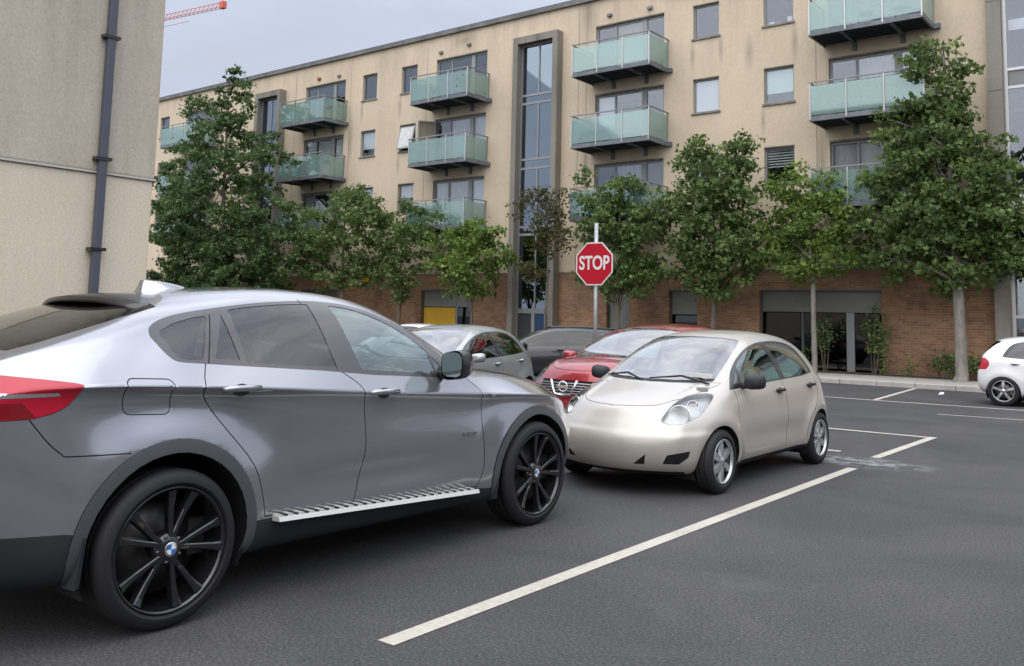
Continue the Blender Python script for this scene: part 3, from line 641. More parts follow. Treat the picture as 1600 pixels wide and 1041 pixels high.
# ---- near concrete building on the left with its drainpipe
nb = thing('concrete_building', 'weathered bare concrete building corner at left edge with a pale horizontal joint', 'building', (0, 0, 0))
WX, YC = -9.7, 5.63
b = MB(); b.box(-24, WX, -9, YC, 3.015, 12.5, 'near_concrete'); b.build('upper_wall', nb, bevel=.02)
b = MB(); b.box(-23.99, WX - .012, -8.99, YC - .012, 0, 2.992, 'near_concrete_low'); b.build('lower_wall', nb, bevel=.02)
b = MB(); b.box(-24.0, WX + .012, -9.0, YC + .012, 2.992, 3.015, 'ivory_paint'); b.build('joint_strip', nb)
pp = MB(); pp.box(WX + .02, WX + .09, 4.92, 5.01, .02, 12.4, 'pipe_grey'); pipe = pp.build('drainpipe', None, bevel=.01)
single(pipe, 'dark grey square drainpipe running up the concrete wall at left', 'drainpipe')
for z in (2.15, 3.15, 4.53, 6.2, 8.2, 10.2):
    b = MB(); b.box(WX + .002, WX + .10, 4.875, 5.055, z - .018, z + .018, 'black_trim'); b.build('bracket', pipe)

# ---- building site crane far away
cr = thing('construction_crane', 'orange red lattice jib of a distant construction crane against the sky', 'crane', (-520, 238, 0))
def lattice(b, p0, p1, w, h, seg, r, mat):
    p0 = Vector(p0); p1 = Vector(p1); d = (p1 - p0); L = d.length; d.normalize(); s = d.cross(Vector((0, 0, 1)))
    s = s.normalized() if s.length > .1 else Vector((1, 0, 0)); u = s.cross(d).normalized()
    n = int(L / seg); A = []
    for i in range(n + 1):
        c = p0 + d * (L * i / n); A.append((c - s * w / 2, c + s * w / 2, c + u * h))
    for i in range(n):
        for k in range(3): b.tube([A[i][k], A[i + 1][k]], r, mat, 4, cap=False)
        b.tube([A[i][0], A[i + 1][2]], r * .6, mat, 4, cap=False); b.tube([A[i][2], A[i + 1][1]], r * .6, mat, 4, cap=False); b.tube([A[i][0], A[i + 1][1]], r * .6, mat, 4, cap=False)
b = MB(); lattice(b, (-5, 0, 0), (-5, 0, 168), 2, 2, 4, .22, 'crane_red'); b.build('mast', cr)
JX, JY, JZ = 186.0, -18.0, 131.5     # jib tip relative to the mast foot
b = MB(); lattice(b, (-5, 0, 153), (JX, JY, JZ), 1.8, 2.3, 4, .17, 'crane_red'); b.box(JX - 1, JX + 1.6, JY - 1, JY + 1, JZ - .6, JZ + 2.4, 'crane_red'); b.build('jib', cr)
b = MB(); b.tube([(60, -6, 141.5), (JX - 30, JY + 3, JZ + .2)], .12, 'crane_red', 4); b.build('stay_cable', cr)

# ---- stop sign
sg = thing('stop_sign', 'red octagonal stop sign on a grey steel pole behind the parked cars', 'road sign', (-8.46, 13.2, 0))
b = MB(); b.tube([(0, 0, 0), (0, 0, 3.17)], .034, 'galvanised', 16); b.build('pole', sg)
def octo(r): return [(r * math.cos(R(22.5 + 45 * k)), 2.46 + r * math.sin(R(22.5 + 45 * k))) for k in range(8)]
b = MB(); b.prism(octo(.402), -.058, -.052, 'sign_white'); b.prism(octo(.403), -.050, -.046, 'panel_grey'); b.prism(octo(.378), -.0605, -.0585, 'sign_red'); b.box(-.25, .25, -.045, -.038, 2.3, 2.34, 'galvanised'); b.box(-.25, .25, -.045, -.038, 2.58, 2.62, 'galvanised'); b.build('octagonal_plate', sg)
def text_mesh(name, body, size, mat, parent, M, extrude=.001, xs=1.0, bold=0.0):
    cu = bpy.data.curves.new(name + '_c', 'FONT'); cu.body = body; cu.size = size; cu.align_x = 'CENTER'; cu.align_y = 'CENTER'; cu.extrude = extrude; cu.offset = bold
    to = bpy.data.objects.new(name + '_t', cu); COL.objects.link(to); bpy.context.view_layer.update()
    me = bpy.data.meshes.new_from_object(to.evaluated_get(bpy.context.evaluated_depsgraph_get())); bpy.data.objects.remove(to)
    me.transform(M @ Matrix.Diagonal((xs, 1, 1, 1))); me.materials.clear(); me.materials.append(MAT[mat])
    o = bpy.data.objects.new(name, me); link(o, parent); return o
text_mesh('lettering', 'STOP', .33, 'sign_white', sg, Matrix.Translation((0, -.063, 2.465)) @ Matrix.Rotation(R(90), 4, 'X'), .0015, .78, .008)

# ---- trees
def leaf_points(rng, lobes, count, clump=.27):
    out = []; tot = sum(r ** 2.3 for _, _, r in lobes)
    for (lx, lz, r) in lobes:
        n = max(30, int(count * r ** 2.3 / tot)); nc = max(5, int(n / 34))
        cs = []
        for _ in range(nc):
            while True:
                v = Vector((rng.uniform(-1, 1), rng.uniform(-1, 1), rng.uniform(-1, 1)))
                if .3 < v.length < 1.0: break
            v = v * (v.length ** -.35)
            if rng.random() < .24: v = v * rng.uniform(1.1, 1.5)
            cs.append((Vector((lx + v.x * r, v.y * r * 1.0, lz + v.z * r)), rng.gauss(0, .13)))
        for _ in range(n):
            c, tn = rng.choice(cs)
            p = c + Vector((rng.gauss(0, clump * .58), rng.gauss(0, clump * .58), rng.gauss(0, clump * .34)))
            out.append((p, tn))
    return out
def tree(name, label, x, y, zb, lobes, count, leaf, mats, seed, trunk=(.10, 'bark'), fork=None, cat='tree', group='street trees along the apartment block', lean=0.):
    rng = random.Random(seed); t = thing(name, label, cat, (x, y, zb), 0, group)
    lobes = [(lx - x, lz - zb, r * .92) for lx, lz, r in lobes]
    zmin = min(lz - r for _, lz, r in lobes); zmax = max(lz for _, lz, _ in lobes)
    b = MB(); r0, bm_ = trunk
    fz = fork if fork else zmin + .25
    topx = sum(l[0] * l[2] for l in lobes) / sum(l[2] for l in lobes)
    zs = [0, .15, fz * .5, fz, fz + (zmax - fz) * .35, fz + (zmax - fz) * .7, zmax]
    axis = [Vector((lean * zz * .3 + topx * (max(0, zz - fz) / max(.1, zmax - fz)) * .5 + rng.gauss(0, .03), rng.gauss(0, .03), zz)) for zz in zs]
    axis[0] = Vector((0, 0, -.05))
    rr = [r0 * 1.35, r0 * 1.05, r0 * .92, r0 * .82, r0 * .5, r0 * .28, r0 * .1]
    b.tube(axis, rr, bm_, 10); 
    for (lx, lz, r) in lobes:
        for q in range(2 if r > .5 and not fork else 1):
            tgt = Vector((lx + rng.uniform(-.4, .4) * r, rng.uniform(-.6, .6) * r, lz + rng.uniform(-.2, .5) * r))
            zst = max(fz * .97, min(tgt.z - .3 - .45 * abs(tgt.x), zmax * .95)) if not fork else fz + rng.uniform(-.02, .3) * (zmax - fz) * .3
            k = 0
            while k < len(axis) - 2 and axis[k + 1].z < zst: k += 1
            f_ = max(0, min(1, (zst - axis[k].z) / max(.01, axis[k + 1].z - axis[k].z))); s = axis[k].lerp(axis[k + 1], f_)
            mid = s.lerp(tgt, .5) + Vector((rng.gauss(0, .08), rng.gauss(0, .08), .10 + .1 * (tgt - s).length * .3))
            rb = r0 * ((.34 if r > .5 else .24) if not fork else .38)
            b.tube([s, s.lerp(mid, .5) + Vector((0, 0, .03)), mid, tgt], [rb, rb * .75, rb * .5, rb * .18], bm_, 6)
            for w in range(3):
                e = tgt + Vector((rng.gauss(0, .5), rng.gauss(0, .5), rng.gauss(.1, .4))) * r; b.tube([mid.lerp(tgt, .4), e.lerp(tgt, .4), e], [rb * .3, rb * .2, rb * .08], bm_, 4, cap=False)
    b.build('trunk', t, norm=False)
    pts = leaf_points(rng, lobes, count)
    V = []; Fc = []; tone = []
    for (p, tn) in pts:
        s = leaf * rng.uniform(.5, 1.1)
        nrm = Vector((rng.gauss(0, .8), rng.gauss(0, .8), rng.gauss(.35, .7))).normalized()
        a = nrm.cross(Vector((rng.gauss(0, 1), rng.gauss(0, 1), rng.gauss(-.3, .6)))).normalized(); c = nrm.cross(a)
        k = len(V)
        # three-lobed leaf: tip, two side lobes, folded along the rib
        f1 = nrm * s * .18
        V += [p - a * s * .45, p - a * s * .05 + c * s * .52 + f1, p + a * s * .15 + c * s * .18 + f1 * .3, p + a * s * .62, p + a * s * .15 - c * s * .18 + f1 * .3, p - a * s * .05 - c * s * .52 + f1]
        Fc += [(k, k + 1, k + 2, k + 3), (k, k + 3, k + 4, k + 5)]
        tv = min(1, max(0, .45 + tn + rng.gauss(0, .16))); tone += [tv, tv]
    me = bpy.data.meshes.new('crown'); me.from_pydata([tuple(v) for v in V], [], Fc); me.materials.append(MAT[mats])
    at = me.attributes.new('tone', 'FLOAT', 'FACE'); at.data.foreach_set('value', tone)
    o = bpy.data.objects.new('crown', me); link(o, t)
    return t

# ---- unseen grey building, added at the right for its reflection in the SUV's side
ob = thing('unseen_building', 'long low grey building out of view, added to be reflected in the side of the SUV', 'building', (0, 0, 0))
b = MB(); b.box(13, 27, -32, 20, 0, 6.4, 'render_grey'); b.box(12.8, 27.2, -32.2, 20.2, 6.4, 6.65, 'parapet'); b.build('wall', ob)
b = MB()
for k in range(12):
    y0 = -30 + k * 4.2
    for z0 in (.9, 3.9): b.box(12.95, 12.99, y0, y0 + 1.7, z0, z0 + 1.3, 'frame_dark')
b.build('windows', ob)

b = MB(); b.add([(-.05, -.03, 0), (.06, -.04, .012), (.07, .03, .05), (-.03, .05, .03), (0, 0, .06)], [(0, 1, 4), (1, 2, 4), (2, 3, 4), (3, 0, 4), (0, 3, 2, 1)], 'paper_white')
o = b.build('litter'); o.location = (-4.99, 22.1, .004); single(o, 'crumpled white litter on the road near the kerb left of the white car', 'litter')
# ------------------------------------------------------------------ cars: subdivided cage, cut into panels along side / top / front outlines
def pchip(pts, x):
    """monotone cubic through pts [(x, v)...]"""
    pts = sorted(pts); X = [p[0] for p in pts]; Yv = [p[1] for p in pts]; n = len(X)
    if x <= X[0]: return Yv[0]
    if x >= X[-1]: return Yv[-1]
    h = [X[i + 1] - X[i] for i in range(n - 1)]; d = [(Yv[i + 1] - Yv[i]) / h[i] for i in range(n - 1)]
    def slope(i):
        if i == 0 or i == n - 1: return d[0] if i == 0 else d[-1]
        if d[i - 1] * d[i] <= 0: return 0.
        w1 = 2 * h[i] + h[i - 1]; w2 = h[i] + 2 * h[i - 1]; return (w1 + w2) / (w1 / d[i - 1] + w2 / d[i])
    i = max(k for k in range(n - 1) if X[k] <= x); t = (x - X[i]) / h[i]; m0, m1 = slope(i), slope(i + 1)
    return ((2 * t**3 - 3 * t**2 + 1) * Yv[i] + (t**3 - 2 * t**2 + t) * h[i] * m0 + (-2 * t**3 + 3 * t**2) * Yv[i + 1] + (t**3 - t**2) * h[i] * m1)
NB = 6      # ring index of the belt
def cage(sp):
    """guides: sp['g'][j] = [(x, y, z)...] for ring rows 0..NB+1 (NB+1 = roof rail / hood inner line), sp['zc'] = centre line [(x, z)]"""
    xs = sorted(sp['xs'], reverse=True); n = len(xs); nr = NB + 4
    rings = []
    for i, x in enumerate(xs):
        ring = []
        for j in range(NB + 2):
            g = sp['g'][j]; y = pchip([(p[0], p[1]) for p in g], x); z = pchip([(p[0], p[2]) for p in g], x); ring.append([x, y, z])
        zc = pchip(sp['zc'], x); ry, rz = ring[NB + 1][1], ring[NB + 1][2]
        kq = sp.get('crown', .78)
        ring.append([x, ry * .52, rz + (zc - rz) * kq]); ring.append([x, 0., zc]); rings.append(ring)
    for (end, key) in ((0, 'nose'), (n - 1, 'tail')):
        sg_ = 1 if end == 0 else -1; q = sp[key]      # q: fx[j] offsets, bulge[j]
        decay = sp.get('decay', [1, .62, .25])
        for k, dc in enumerate(decay):
            i = end + k * (1 if end == 0 else -1)
            for j in range(nr):
                if k == 0: rings[i][j][0] += q['fx'][min(j, NB)]
                if j > NB:
                    yb = max(.01, rings[i][NB][1]); u = rings[i][j][1] / yb
                    rings[i][j][0] += sg_ * q['bulge'][NB] * (1 - u * u) * dc
    V = []; idx = {}
    def vid(key, p):
        if key not in idx: idx[key] = len(V); V.append(tuple(p))
        return idx[key]
    F = []; CR = []
    for s in (1, -1):
        def rv(i, j):
            p = rings[i][j]; key = (i, j, s if j < nr - 1 else 0); return vid(key, (p[0], p[1] * s, p[2]))
        def cv(i, j, c):      # cap vertex: row j, column c (NB+1.. nr-1) on end ring i
            if j == NB: return rv(i, c)
            yb = max(.01, rings[i][NB][1]); u = rings[i][c][1] / yb; pj = rings[i][j]; q = sp['nose'] if i == 0 else sp['tail']; sg_ = 1 if i == 0 else -1
            y = pj[1] * u * s; x = pj[0] + sg_ * q['bulge'][j] * (1 - u * u); z = pj[2] + (q.get('dz', [0] * 9)[j]) * (1 - u * u)
            return vid(('c', i, j, c, s if c < nr - 1 else 0), (x, y, z))
        def uv_(i, c):        # underside column
            if i == 0 or i == n - 1: return cv(i, 0, c)
            yb = max(.01, rings[i][NB][1]); u = rings[i][c][1] / yb; y = rings[i][0][1] * (.85 if c == NB + 1 else .5 if c == NB + 2 else 0)
            return vid(('u', i, c, s if c < nr - 1 else 0), (rings[i][0][0], y * s, rings[i][0][2] - .005))
        def f(*a): F.append(a if s == 1 else a[::-1])
        for i in range(n - 1):
            for j in range(nr - 1): f(rv(i, j), rv(i, j + 1), rv(i + 1, j + 1), rv(i + 1, j))
            cols = [None] + list(range(NB + 1, nr))
            for k in range(len(cols) - 1):
                a0 = rv(i, 0) if k == 0 else uv_(i, cols[k]); b0 = rv(i + 1, 0) if k == 0 else uv_(i + 1, cols[k])
                f(a0, b0, uv_(i + 1, cols[k + 1]), uv_(i, cols[k + 1]))
            for j, cr in sp.get('crease', {}).items(): CR.append((rv(i, j), rv(i + 1, j), cr))
        for e in (0, n - 1):
            for j in range(NB):
                cols = [None] + list(range(NB + 1, nr))
                for k in range(len(cols) - 1):
                    a0 = rv(e, j) if k == 0 else cv(e, j, cols[k]); a1 = rv(e, j + 1) if k == 0 else cv(e, j + 1, cols[k])
                    b0 = cv(e, j, cols[k + 1]); b1 = cv(e, j + 1, cols[k + 1])
                    if e == 0: f(a0, b0, b1, a1)
                    else: f(a0, a1, b1, b0)
    me = bpy.data.meshes.new('cage'); me.from_pydata(V, [], F); 
    bm = bmesh.new(); bm.from_mesh(me); bmesh.ops.recalc_face_normals(bm, faces=bm.faces[:])
    cl = bm.edges.layers.float.new('crease_edge'); bm.verts.ensure_lookup_table()
    for a, b_, c in CR:
        e = bm.edges.get((bm.verts[a], bm.verts[b_]))
        if e: e[cl] = c
    bm.to_mesh(me); bm.free()
    o = bpy.data.objects.new('cage', me); COL.objects.link(o)
    md = o.modifiers.new('s', 'SUBSURF'); md.levels = sp.get('level', 3); md.render_levels = md.levels; md.subdivision_type = 'CATMULL_CLARK'
    bpy.context.view_layer.update()
    me2 = bpy.data.meshes.new_from_object(o.evaluated_get(bpy.context.evaluated_depsgraph_get())); bpy.data.objects.remove(o)
    me2.calc_loop_triangles(); nv = len(me2.vertices)
    co = np.empty(nv * 3, np.float64); me2.vertices.foreach_get('co', co); co = co.reshape(-1, 3)
    if 'deform' in sp: co = sp['deform'](co)
    tr = np.empty(len(me2.loop_triangles) * 3, np.int64); me2.loop_triangles.foreach_get('vertices', tr); tr = tr.reshape(-1, 3)
    fn = np.cross(co[tr[:, 1]] - co[tr[:, 0]], co[tr[:, 2]] - co[tr[:, 0]])
    vn = np.zeros_like(co)
    for k in range(3): np.add.at(vn, tr[:, k], fn)
    vn /= np.maximum(1e-12, np.linalg.norm(vn, axis=1))[:, None]
    return co[tr], vn[tr]
AX = {'s': (0, 2), 't': (0, 1), 'f': (1, 2)}
OA = R(42)
def uv2(P, ax):
    if ax == 'o': return np.stack([np.abs(P[..., 1]) * math.cos(OA) - P[..., 0] * math.sin(OA), P[..., 2]], -1)   # looking at the front corner
    return P[..., list(AX[ax])].copy()
def cut(P, Nn, poly, ax, filt, closed=True):
    """split the triangles of (P, Nn) along a 2-D outline; only the part near the outline is touched"""
    pa = np.array(poly, float); C = P.mean(1); U0 = uv2(P, ax); lo_, hi_ = pa.min(0) - .01, pa.max(0) + .01
    near_ = filt(C, Nn.mean(1)) & (U0[..., 0].min(1) <= hi_[0]) & (U0[..., 0].max(1) >= lo_[0]) & (U0[..., 1].min(1) <= hi_[1]) & (U0[..., 1].max(1) >= lo_[1])
    rest = (P[~near_], Nn[~near_]); P = P[near_]; Nn = Nn[near_]; npnt = len(poly)
    for k in range(npnt if closed else npnt - 1):
        p = np.array(poly[k], float); q = np.array(poly[(k + 1) % npnt], float); L = np.linalg.norm(q - p)
        if L < 1e-6 or len(P) == 0: continue
        d = (q - p) / L; nn = np.array([-d[1], d[0]])
        U = uv2(P, ax); lo = np.minimum(p, q) - .004; hi = np.maximum(p, q) + .004
        sel = (U[..., 0].min(1) <= hi[0]) & (U[..., 0].max(1) >= lo[0]) & (U[..., 1].min(1) <= hi[1]) & (U[..., 1].max(1) >= lo[1])
        D = (U - p) @ nn; D[np.abs(D) < 1e-5] = 0
        sel &= (D.max(1) > 0) & (D.min(1) < 0)
        ids = np.nonzero(sel)[0]
        if len(ids) == 0: continue
        newP = []; newN = []
        for i in ids:
            poss = []; negs = []
            for e in range(3):
                e2 = (e + 1) % 3; d0, d1 = D[i, e], D[i, e2]; v0 = (P[i, e], Nn[i, e])
                if d0 >= 0: poss.append(v0)
                if d0 <= 0: negs.append(v0)
                if d0 * d1 < 0:
                    t = d0 / (d0 - d1); v = (P[i, e] * (1 - t) + P[i, e2] * t, Nn[i, e] * (1 - t) + Nn[i, e2] * t); poss.append(v); negs.append(v)
            for pl in (poss, negs):
                for m in range(1, len(pl) - 1):
                    newP.append([pl[0][0], pl[m][0], pl[m + 1][0]]); newN.append([pl[0][1], pl[m][1], pl[m + 1][1]])
        keep = np.ones(len(P), bool); keep[ids] = False
        P = np.concatenate([P[keep], np.array(newP)]); Nn = np.concatenate([Nn[keep], np.array(newN)])
    return np.concatenate([rest[0], P]), np.concatenate([rest[1], Nn])
def warp_shell(P, fn):
    """apply a smooth position change and rebuild the smooth normals"""
    Q = fn(P.reshape(-1, 3).copy()); key = np.round(P.reshape(-1, 3) * 20000).astype(np.int64); _, inv = np.unique(key, axis=0, return_inverse=True); inv = inv.reshape(-1)
    T = Q.reshape(-1, 3, 3); f = np.cross(T[:, 1] - T[:, 0], T[:, 2] - T[:, 0]); acc = np.zeros((inv.max() + 1, 3))
    for k in range(3): np.add.at(acc, inv.reshape(-1, 3)[:, k], f)
    acc /= np.maximum(1e-12, np.linalg.norm(acc, axis=1))[:, None]
    return T, acc[inv].reshape(-1, 3, 3)
def inpoly(pts, poly):
    x, y = pts[:, 0], pts[:, 1]; r = np.zeros(len(pts), bool); n = len(poly)
    for i in range(n):
        x0, y0 = poly[i]; x1, y1 = poly[(i + 1) % n]
        if y0 == y1: continue
        c = ((y0 > y) != (y1 > y)) & (x < (x1 - x0) * (y - y0) / (y1 - y0) + x0); r ^= c
    return r
def strip(pts, w):
    """thin closed outline along a polyline"""
    L = []; Rr = []
    for i, p in enumerate(pts):
        a = Vector(pts[max(0, i - 1)]); b = Vector(pts[min(len(pts) - 1, i + 1)]); d = (b - a).normalized(); n = Vector((-d.y, d.x)) * w / 2
        L.append((p[0] + n.x, p[1] + n.y)); Rr.append((p[0] - n.x, p[1] - n.y))
    return L + Rr[::-1]
def smooth_poly(pts, n=3, closed=True):
    """Catmull-Rom through the points"""
    out = []; k = len(pts)
    for i in range(k if closed else k - 1):
        if closed: p0, p1, p2, p3 = (Vector(pts[(i + m) % k]) for m in (-1, 0, 1, 2))
        else: p0, p1, p2, p3 = (Vector(pts[min(k - 1, max(0, i + m))]) for m in (-1, 0, 1, 2))
        for s in range(n):
            t = s / n; out.append(tuple(.5 * ((2 * p1) + (p2 - p0) * t + (2 * p0 - 5 * p1 + 4 * p2 - p3) * t * t + (3 * p1 - p0 - 3 * p2 + p3) * t**3)))
    if not closed: out.append(tuple(pts[-1]))
    return out
def round_rect(x0, x1, z0, z1, r, skew=0.):
    out = []
    for cx_, cz_, a0 in ((x1 - r, z1 - r, 0), (x0 + r, z1 - r, 90), (x0 + r, z0 + r, 180), (x1 - r, z0 + r, 270)):
        for k in range(5):
            a = R(a0 + 22.5 * k); px = cx_ + r * math.cos(a); out.append((px, cz_ + r * math.sin(a) + skew * (px - (x0 + x1) / 2)))
    return out
def circle(cx, cz, r, n=28, a0=0, a1=360, sx=1.):
    return [(cx + sx * r * math.cos(R(a0 + (a1 - a0) * i / n)), cz + r * math.sin(R(a0 + (a1 - a0) * i / n))) for i in range(n if a1 - a0 == 360 else n + 1)]
SIDE = lambda C, Nm: (np.abs(C[:, 1]) > .35) & (np.abs(Nm[:, 1]) > .12)
def near(y0): return lambda C, Nm: (np.abs(C[:, 1]) > y0)
TOP = lambda C, Nm: (Nm[:, 2] > .15)
FRONT = lambda C, Nm: (C[:, 0] > 0) & (Nm[:, 0] > .05)
REAR = lambda C, Nm: (C[:, 0] < 0) & (Nm[:, 0] < -.05)
def tri_mesh(name, P, Nn, mat, parent, off=0.):
    """triangles -> welded mesh with the smooth body normals kept"""
    if off: P = P + Nn * off
    flat = P.reshape(-1, 3); key = np.round(flat * 20000).astype(np.int64); _, first, inv = np.unique(key, axis=0, return_index=True, return_inverse=True); inv = inv.reshape(-1)
    tri = inv.reshape(-1, 3); ok = (tri[:, 0] != tri[:, 1]) & (tri[:, 1] != tri[:, 2]) & (tri[:, 0] != tri[:, 2]); tri = tri[ok]
    if len(tri) == 0: return None
    V = flat[first]; nn = Nn.reshape(-1, 3)[first]; nn = nn / np.maximum(1e-9, np.linalg.norm(nn, axis=1))[:, None]
    me = bpy.data.meshes.new(name); me.from_pydata(V.tolist(), [], tri.tolist()); me.polygons.foreach_set('use_smooth', [True] * len(me.polygons))
    ms = mat if isinstance(mat, (list, tuple)) else [mat]
    me.materials.append(MAT[ms[0]])
    if me.validate(): pass
    if len(me.vertices) == len(nn): me.normals_split_custom_set_from_vertices(nn.tolist())
    o = bpy.data.objects.new(name, me); link(o, parent); return o
def car_shell(sp, root):
    """sp['regions']: (key, ax, polygon, filter) highest priority first; sp['out']: key -> (part name, material, parent key or None, split sides, offset)"""
    P, Nn = cage(sp)
    for (key, ax, poly, filt) in sp['regions']: P, Nn = cut(P, Nn, poly, ax, filt)
    C = P.mean(1); Nm = Nn.mean(1); lab = np.full(len(P), -1); keys = [r[0] for r in sp['regions']]
    for i, (key, ax, poly, filt) in enumerate(sp['regions']):
        if key[0] == '_': continue
        m = (lab < 0) & filt(C, Nm) & inpoly(uv2(C, ax), poly); lab[m] = i
    if sp.get('warp'): P, Nn = warp_shell(P, sp['warp'])
    objs = {}
    groups = {}
    for i, k in enumerate(keys): groups.setdefault(k, []).append(i)
    order = ['body'] + [k for k in sp['out'] if k != 'body']
    for k in order:
        nm, mat, par, split, off = sp['out'][k]
        m = (lab == -1) if k == 'body' else np.isin(lab, groups.get(k.rstrip('+'), []))
        if k == 'body' and 'body' in groups: m |= np.isin(lab, groups['body'])
        if not m.any(): continue
        sides = ((1, C[:, 1] > 0), (-1, C[:, 1] <= 0)) if split else ((0, np.ones(len(C), bool)),)
        for s, sm in sides:
            mm = m & sm
            if not mm.any(): continue
            pr = root if par is None else (objs.get((par, s)) or objs.get((par, 0)) or root)
            objs[(k, s)] = tri_mesh(nm, P[mm], Nn[mm], mat, pr, off)
    return objs, (P, Nn, lab)

# ---- wheels
def wheel(parent, x, y, r, w, rr, side, style, name='wheel', steer=0.):
    """axle along y; outer face towards side*y"""
    t = bpy.data.objects.new(name, None); COL.objects.link(t); t.parent = parent; t.location = (x, y, r); t.empty_display_size = .1
    if side < 0: t.rotation_euler = (0, 0, math.pi + steer)
    else: t.rotation_euler = (0, 0, steer)
    b = MB(); h = w / 2
    prof = [(rr - .005, -h + .01), (rr + .03, -h + .002), (r - .05, -h), (r - .018, -h + .012), (r - .004, -h + .035)]
    ng = 4
    for k in range(ng):
        a = -h + .04 + (w - .08) * (k + .5) / ng
        if k: prof += [(r - .009, a - (w - .08) / ng / 2 - .003), (r - .009, a - (w - .08) / ng / 2 + .003)]
        prof += [(r, a - (w - .08) / ng / 2 + .008), (r, a + (w - .08) / ng / 2 - .008)]
    prof += [(r - .004, h - .035), (r - .018, h - .012), (r - .05, h), (r - .07, h - .001), (r - .073, h + .001), (rr + .03, h - .002), (rr - .002, h - .010), (rr - .012, h - .02)]
    b.lathe(prof, 'rubber', 64); b.build('tyre', t)
    b = MB(); mat = 'rim_black' if style == 'double' else 'rim_silver'
    b.lathe([(rr - .002, h - .012), (rr - .004, h - .004), (rr - .014, h - .006), (rr - .020, h - .03)], mat, 56); b.lathe([(rr - .020, h - .03), (rr - .032, h - .09), (rr - .04, -h + .02)], 'rim_black' if style == 'double' else 'under_black', 56)
    zf = h - .045
    if style == 'double':           # five pairs of slim spokes
        for k in range(5):
            a0 = 90 + 72 * k + 12
            for s in (-1, 1):
                a = R(a0 + s * 4); e = R(a0 + s * 13); q0 = .052; q1 = rr - .022
                p0 = Vector((math.cos(a) * q0, 0, math.sin(a) * q0)); p1 = Vector((math.cos(e) * q1, 0, math.sin(e) * q1)); d = (p1 - p0).normalized(); n = Vector((-d.z, 0, d.x))
                rows = [(0, .015, zf + .022), (.25, .013, zf + .016), (.6, .0145, zf + .016), (.85, .018, zf + .024), (1, .024, zf + .034)]
                vs = []
                for f_, hw, yy in rows:
                    c = p0.lerp(p1, f_); vs += [tuple(c + n * hw * 1.35 + Vector((0, yy - .035, 0))), tuple(c + n * hw + Vector((0, yy - .004, 0))), tuple(c + n * hw * .6 + Vector((0, yy, 0))), tuple(c - n * hw * .6 + Vector((0, yy, 0))), tuple(c - n * hw + Vector((0, yy - .004, 0))), tuple(c - n * hw * 1.35 + Vector((0, yy - .035, 0)))]
                fs = [(i * 6 + j, i * 6 + j + 1, i * 6 + 7 + j, i * 6 + 6 + j) for i in range(4) for j in range(5)]
                b.add(vs, fs, mat, False)
        b.lathe([(0.001, zf + .03), (.03, zf + .03), (.055, zf + .022), (.075, zf + .008), (.085, zf - .03)], mat, 28)
        for k in range(5):
            a = R(126 + 72 * k + 12); b.tube([(math.cos(a) * .062, zf + .0, math.sin(a) * .062), (math.cos(a) * .062, zf + .022, math.sin(a) * .062)], .009, 'disc_metal', 8)
    elif style in ('five', 'six', 'plain'):
        n = 6 if style == 'six' else 5
        for k in range(n):
            a = R(90 + 360 * k / n); d = Vector((math.cos(a), 0, math.sin(a))); nn = Vector((-d.z, 0, d.x)); q0 = .03; q1 = rr - .014
            w0, w1 = (.026, .034) if style == 'six' else (.024, .032)
            vs = []
            for f_, hw, yy in [(0, w0, zf + .026), (.35, (w0 * .55 + w1 * .45), zf + .03), (.75, w1, zf + .024), (1, w1 * .8, zf + .02)]:
                c = d * (q0 + (q1 - q0) * f_); vs += [tuple(c + nn * hw * 1.1 + Vector((0, yy - .03, 0))), tuple(c + nn * hw * .8 + Vector((0, yy, 0))), tuple(c - nn * hw * .8 + Vector((0, yy, 0))), tuple(c - nn * hw * 1.1 + Vector((0, yy - .03, 0)))]
            b.add(vs, [(i * 4 + j, i * 4 + j + 1, i * 4 + 5 + j, i * 4 + 4 + j) for i in range(3) for j in range(3)], mat, False)
        b.lathe([(0.001, zf + .036), (.035, zf + .034), (.05, zf + .02), (.055, zf - .01)], mat, 24)
    b.build('rim', t)
    b = MB(); b.lathe([(.05, -h + .09), (rr * .78, -h + .09), (rr * .78, -h + .12), (.05, -h + .12)], 'disc_metal', 32); b.lathe([(.001, -h + .03), (rr - .03, -h + .035)], 'under_black', 32)
    b.box(-rr * .55, -rr * .86, -h + .07, -h + .15, -.08, .10, 'disc_metal'); b.build('brake_disc', t)
    b = MB(); cy = zf + (.0305 if style == 'double' else .037)
    if style == 'double':
        b.lathe([(.001, cy + .001), (.033, cy + .001), (.034, cy)], 'chrome', 24)
        for k in range(4):
            vs = [(0, cy + .003, 0)] + [(.024 * math.cos(R(90 * k + 90 * i / 6)), cy + .003, .024 * math.sin(R(90 * k + 90 * i / 6))) for i in range(7)]
            b.add(vs, [(0, i, i + 1) for i in range(1, 7)], 'badge_blue' if k % 2 == 0 else 'sign_white')
    else: b.lathe([(.001, cy + .002), (.022, cy + .002), (.024, cy)], 'chrome', 20)
    b.build('centre_cap', t)
    return t
pmat('badge_blue', (.02, .16, .55), .3)
def arch_liner(parent, x, r, zc, yo, yi, mat='under_black', outer=None):
    for s in (1, -1):
        b = MB(); n = 24; ring = circle(x, zc, r, n, -25, 205)
        vs = [(p[0], s * (min(yo, outer(p[0])) if outer else yo), p[1]) for p in ring] + [(p[0], s * yi, p[1]) for p in ring]; k = len(ring)
        b.add(vs, [(i, i + 1, k + i + 1, k + i) for i in range(k - 1)], mat, True)
        b.add([(p[0], s * yi, p[1]) for p in ring], [tuple(range(k))], mat)
        b.build('wheel_arch_liner', parent, norm=False)
